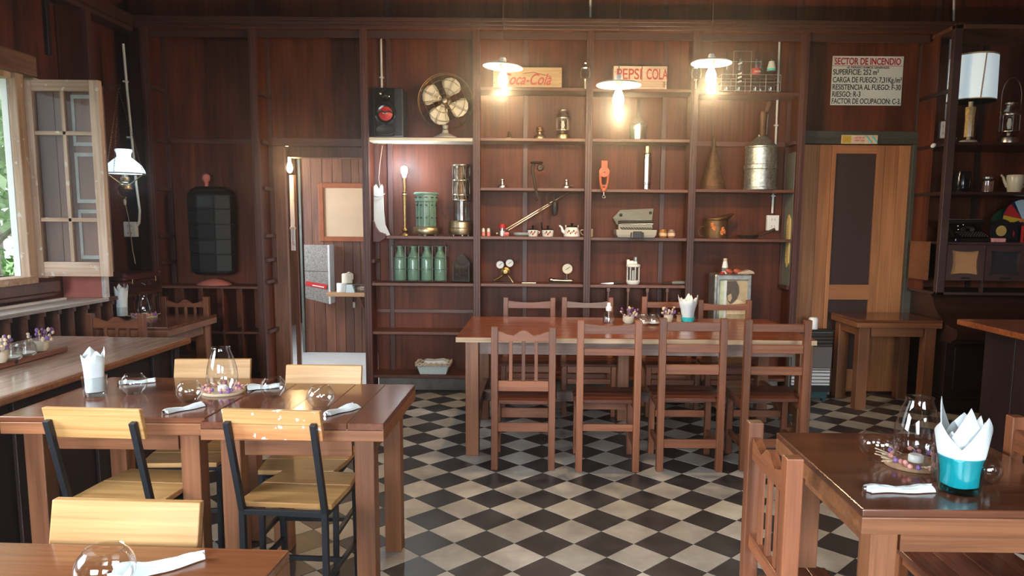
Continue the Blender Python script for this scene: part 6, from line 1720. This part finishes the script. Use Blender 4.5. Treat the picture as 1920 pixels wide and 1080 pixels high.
def hurricane(label, u, v, z, s, slice_=True, seed=1, pear=False):
    p = fl(u, v, z)
    t = thing('hurricane_glass', label, 'candle holder', (p.x, p.y, z + .001))
    b0 = .012
    if pear: pr = [(.040, 0), (.052, .02), (.056, .05), (.046, .10), (.032, .14), (.034, .16), (.040, .175)]
    else: pr = [(.050, 0), (.066, .03), (.071, .06), (.066, .11), (.052, .165), (.041, .19), (.040, .205)]
    pr = [(r * s, h * s + b0) for r, h in pr]
    obj('glass_chimney', MB(True).lathe(pr + [(pr[-1][0] + .002, pr[-1][1] + .002), (pr[-1][0] + .003, pr[-1][1] - .001)], n=36, open_=True), M['glass'], t)
    obj('coaster', MB(True).lathe([(.001, 0), (.085 * s, 0), (.088 * s, .006), (.082 * s, .011), (.001, .0115)], n=20, sx=1.1), M['slice'] if slice_ else M['kraft'], t)
    obj('candle', MB(True).lathe([(.001, .0118), (.022 * s, .0118), (.022 * s, .03), (.018 * s, .034), (.001, .034)], n=18), M['wax'], t)
    rnd = random.Random(seed)
    for m_, n in ((M['pinkpetal'], 22), (M['purple'], 12), (M['straw'], 18)):
        g = MB(True)
        for k in range(n):
            a = rnd.uniform(0, 2 * PI); r = rnd.uniform(.068, .094) * s
            if m_ is M['straw']: g.tube([(r * .8 * math.cos(a), r * .8 * math.sin(a), .014), (r * 1.35 * math.cos(a + .25), r * 1.35 * math.sin(a + .25), .016 + rnd.uniform(0, .02))], .0018, 4)
            else: g.sphere((r * math.cos(a), r * math.sin(a), .018 + rnd.uniform(0, .012)), .008 * s, n=7, m=5)
        dw = obj('dried_wreath', g, m_, t); dw['kind'] = 'stuff'
    return t


def jar(label, u, v, z, r, h, group='small glass jars with white wax', Y=None):
    p = fl(u, v, z)
    t = thing('votive_jar', label, 'jar', (p.x, p.y, z + .001), 0, group)
    obj('glass_body', MB(True).lathe([(.001, 0), (r * .8, 0), (r, .010), (r, h * .72), (r * .78, h * .88), (r * .78, h), (r * .72, h), (r * .72, h * .87), (r * .94, h * .70), (r * .94, .012), (.001, .006)], n=28), M['glass'], t)
    obj('wax', MB(True).lathe([(.001, .0065), (r * .9, .012), (r * .92, h * .22), (.001, h * .24)], n=24), M['wax'], t)
    return t


def flower_pot(label, u, v, z, r, h, seed):
    p = fl(u, v, z)
    t = thing('flower_pot', label, 'flower pot', (p.x, p.y, z + .001), 0, 'cream pots of dried flowers')
    obj('pot', MB(True).lathe([(.001, 0), (r * .7, 0), (r, h * .35), (r * .98, h), (r * .88, h), (r * .88, h * .4), (.001, h * .35)], n=24), M['potcream'], t)
    blooms(t, (0, 0, h * .5), 12, r * 1.6, h * 1.6, [M['purple'], M['petal']], .009, seed)
    return t


# table beside the counter
napkin_glass('clear tumbler packed with tall white napkins by the counter', 179, 742, .76, .048, .085, .165, M['glass'], .035, seed=2)
bowl('glass bowl in front of the rolled napkin, nearest the counter', 252, 738, .76, .053)
napkin('rolled white napkin lying behind the bowl nearest the counter', fl(258, 718, .7615), .14, .035, .035, 25)
bowl('glass bowl beside the tall glass chimney', 356, 753, .76, .052)
napkin('rolled white napkin pointing to the table edge below the chimney', fl(345, 768, .7615), .15, .03, .045, 55)
hurricane('tall clear glass chimney in a dried flower wreath on the left table', 418, 737, .76, .92, False, 3)
# table by the aisle
bowl('glass bowl over a crumpled napkin on the plank table', 513, 744, .76, .052)
napkin('crumpled white napkin behind the bowl on the plank table', fl(495, 727, .7615), .13, .09, .035, 15)
bowl('glass bowl in the warm reflection on the plank table', 602, 764, .76, .055)
napkin('white napkin fanned open around cutlery near the aisle edge', fl(639, 771, .7615), .15, .028, .075, 62)
# nearest table
bowl('large blurred glass bowl at the bottom edge of the picture', 200, 1108, .76, .056)
napkin('white napkin with a twisted tip on the nearest table', fl(300, 1064, .7615), .17, .10, .02, 30)
# right table
bowl('glass bowl beside the dried flower slice on the right table', 1644, 861, .76, .058)
hurricane('tall glass chimney on a bark slice with straw flowers', 1716, 872, .76, 1.0, True, 5)
napkin_glass('aqua glass tumbler fanned with white napkins', 1797, 920, .76, .060, .105, .135, M['aqua'], .12, seed=4, fan=1.35, lobes=3)
napkin('flat white napkin with a fork near the edge of the right table', fl(1686, 920, .7615), .185, .035, .042, 2)
t = thing('glass_mug', 'clear glass mug half hidden behind the aqua tumbler', 'mug', fl(1768, 900, .761))
obj('mug_body', MB(True).lathe([(.001, 0), (.03, 0), (.034, .01), (.034, .14), (.030, .14), (.030, .012), (.001, .01)], n=24), M['glass'], t)
obj('handle', MB(True).tube([(-.032, 0, .11), (-.058, 0, .10), (-.058, 0, .05), (-.032, 0, .03)], .006, 8), M['glass'], t)
bowl('glass bowl peeking out behind the aqua tumbler', 1842, 905, .76, .050)
# long table
p = fl(1141, 606, LH)
t = thing('spray_bottle', 'clear spray bottle with white pump on the long table', 'bottle', (p.x, p.y, LH + .001))
obj('bottle_body', MB(True).lathe([(.001, 0), (.042, 0), (.044, .008), (.044, .05), (.03, .078), (.016, .085), (.016, .095), (.013, .095), (.013, .084), (.028, .074), (.041, .048), (.041, .01), (.001, .004)], n=28), M['glass'], t)
obj('pump', MB(True).lathe([(.020, .09), (.022, .095), (.022, .118), (.014, .124), (.012, .15), (.001, .151)], n=18), M['enamel'], t)
obj('dip_tube', MB(True).cyl((0, 0, .01), (0, 0, .09), .004, n=8), M['white'], t)
flower_pot('cream pot of purple dried flowers beside the spray bottle', 1178, 606, LH, .042, .052, 11)
jar('glass jar of white wax partly behind the chair post', 1206, 609, LH, .042, .08)
jar('glass jar of white wax in the middle of the long table', 1226, 609, LH, .042, .08)
flower_pot('cream pot of purple dried flowers beside the blue cup', 1253, 603, LH, .035, .05, 12)
lathe_thing('spice_grinder', 'tiny brown grinder tucked beside the blue cup', 'grinder', fl(1273, 603, LH + .001), [('body', [(.001, 0), (.02, 0), (.022, .01), (.016, .03), (.02, .05), (.001, .052)], 'slice'), ('knob', [(.012, .051), (.014, .06), (.008, .07), (.001, .071)], 'rust')])
p = fl(1289, 603, LH)
t = thing('napkin_holder', 'turquoise cup with a crown of white napkins on the long table', 'cup', (p.x, p.y, LH + .001))
obj('cup', MB(True).lathe([(.001, 0), (.044, 0), (.048, .006), (.056, .036), (.052, .036), (.044, .008), (.001, .006)], n=28), M['aquasolid'], t)
nk = obj('napkins', napkin_stack(MB(True), .044, .072, .01, .15, 7, .05, 8), M['paper'], t); nk.modifiers.new('thick', 'SOLIDIFY').thickness = .001
# tray on the counter
a = fl(128, 660, .80)
t = thing('wooden_tray', 'long reddish wooden board carrying jars on the pale counter', 'tray', (a.x - .12, a.y - .65, .803))
obj('board', MB().box(-.115, .115, -.66, .66, 0, .028), M['tray'], t, .004)
obj('knot_hole', MB(True).lathe([(.001, -.002), (.010, -.002), (.010, .002), (.001, .002)], (.115, .27, .014), 12, 'x'), M['iron'], t)
zt_ = .833
flower_pot('cream pot of purple flowers on the wooden board', 76, 658, zt_, .038, .055, 13)
jar('glass jar of white wax next to the flower pot on the board', 49, 666, zt_, .046, .07)
jar('glass jar of white wax, second from the flower pot on the board', 22, 674, zt_, .046, .07)
flower_pot('cream pot of flowers cropped by the left edge', -2, 680, zt_, .04, .06, 14)
# small table below the lamp
napkin_glass('handled glass with one tall sheaf of white napkins', 230, 597, .745, .046, .09, .215, M['glass'], .05, handle=True, seed=6, fan=1.25)
hurricane('pear-shaped glass carafe in a pale wreath below the oil lamp', 271, 595, .745, 1.0, False, 9, True)

# ------------------------------------------------------------------ outside the window
tag(obj('ground_outside', MB().box(-40, -3.9, -10, 40, -.8, -.6), M['lawn']), kind='structure')
rnd = random.Random(3)


def leaves(c, rad, n, size):
    g = MB()
    for k in range(n):
        while True:
            q = Vector((rnd.uniform(-1, 1), rnd.uniform(-1, 1), rnd.uniform(-1, 1)))
            if .25 < q.length < 1: break
        p = Vector(c) + Vector((q.x * rad[0], q.y * rad[1], q.z * rad[2]))
        d = Vector((rnd.gauss(0, 1), rnd.gauss(0, 1), rnd.gauss(-.3, 1))).normalized(); e = d.cross(Vector((rnd.gauss(0, 1), rnd.gauss(0, 1), rnd.gauss(0, 1)))).normalized()
        s = size * rnd.uniform(.6, 1.3)
        g.add([p - d * s, p + e * s * .45, p + d * s, p - e * s * .45], [(0, 1, 2, 3)])
    return g


def tree(label, x, y, h, crown, n, mat, size=.13, r=.14):
    t = thing('tree', label, 'tree', (x, y, -.6), 0, 'trees outside the window')
    obj('trunk', MB(True).tube([(0, 0, 0), (.05, .03, h * .3), (-.04, 0, h * .6), (.02, .05, h)], [r, r * .8, r * .65, r * .3], 10), M['bark'], t)
    for k in range(3): obj('branch', MB(True).tube([(0, 0, h * (.4 + .15 * k)), (math.cos(k * 2.1) * .7, math.sin(k * 2.1) * .7, h * (.55 + .15 * k))], [r * .4, r * .12], 6), M['bark'], t)
    o = obj('foliage', leaves((0, 0, h * .8), crown, n, size), mat, t); o['kind'] = 'stuff'
    return t


tree('pale leafy tree with grey trunk just outside the window', -7.05, 9.2, 4.2, (1.7, 1.7, 1.5), 1500, M['leafpale'])
tree('large green tree filling the window view', -9.6, 12.6, 6.0, (2.6, 2.6, 2.4), 2200, M['leafpale'], .18, .2)
tree('dark green tree farther behind in the garden', -16.5, 19.5, 7.0, (3.2, 3.2, 3.0), 2000, M['leaf'], .24, .25)
for k, (x_, y_, s_) in enumerate(((-6.3, 7.6, .62), (-7.6, 10.2, .85))):
    t = thing('bush', ['low bright bush against the window sill', 'rounded bush beneath the garden trees'][k], 'bush', (x_, y_, -.6), 0, 'bushes outside the window')
    o = obj('foliage', leaves((0, 0, s_ * 1.0), (s_ * 1.2, s_ * 1.2, s_ * 1.05), 1500, .07), M['leaf'] if k else M['leafpale'], t); o['kind'] = 'stuff'
    obj('stems', MB(True).tube([(0, 0, 0), (.05, 0, s_)], [.04, .015], 6).tube([(0, 0, 0), (-.2, .1, s_)], [.03, .01], 6), M['bark'], t)

# ------------------------------------------------------------------ faint haze added to imitate lens bloom around the bulbs
hm = bpy.data.materials.new('bloom_haze'); hm.use_nodes = True; nt = hm.node_tree; nt.nodes.clear()
o_ = N(nt, 'ShaderNodeOutputMaterial'); v_ = N(nt, 'ShaderNodeVolumeScatter')
v_.inputs['Density'].default_value = .010; v_.inputs['Anisotropy'].default_value = .93; v_.inputs['Color'].default_value = (1, 1, 1, 1)
nt.links.new(v_.outputs[0], o_.inputs['Volume'])
hz = obj('haze', MB().box(-3.3, 4.5, .4, 6.24, .02, 4.05), hm); hz['kind'] = 'stuff'; hz['label'] = 'thin haze added to imitate lens glow around the bulbs'
scn.cycles.volume_bounces = 0
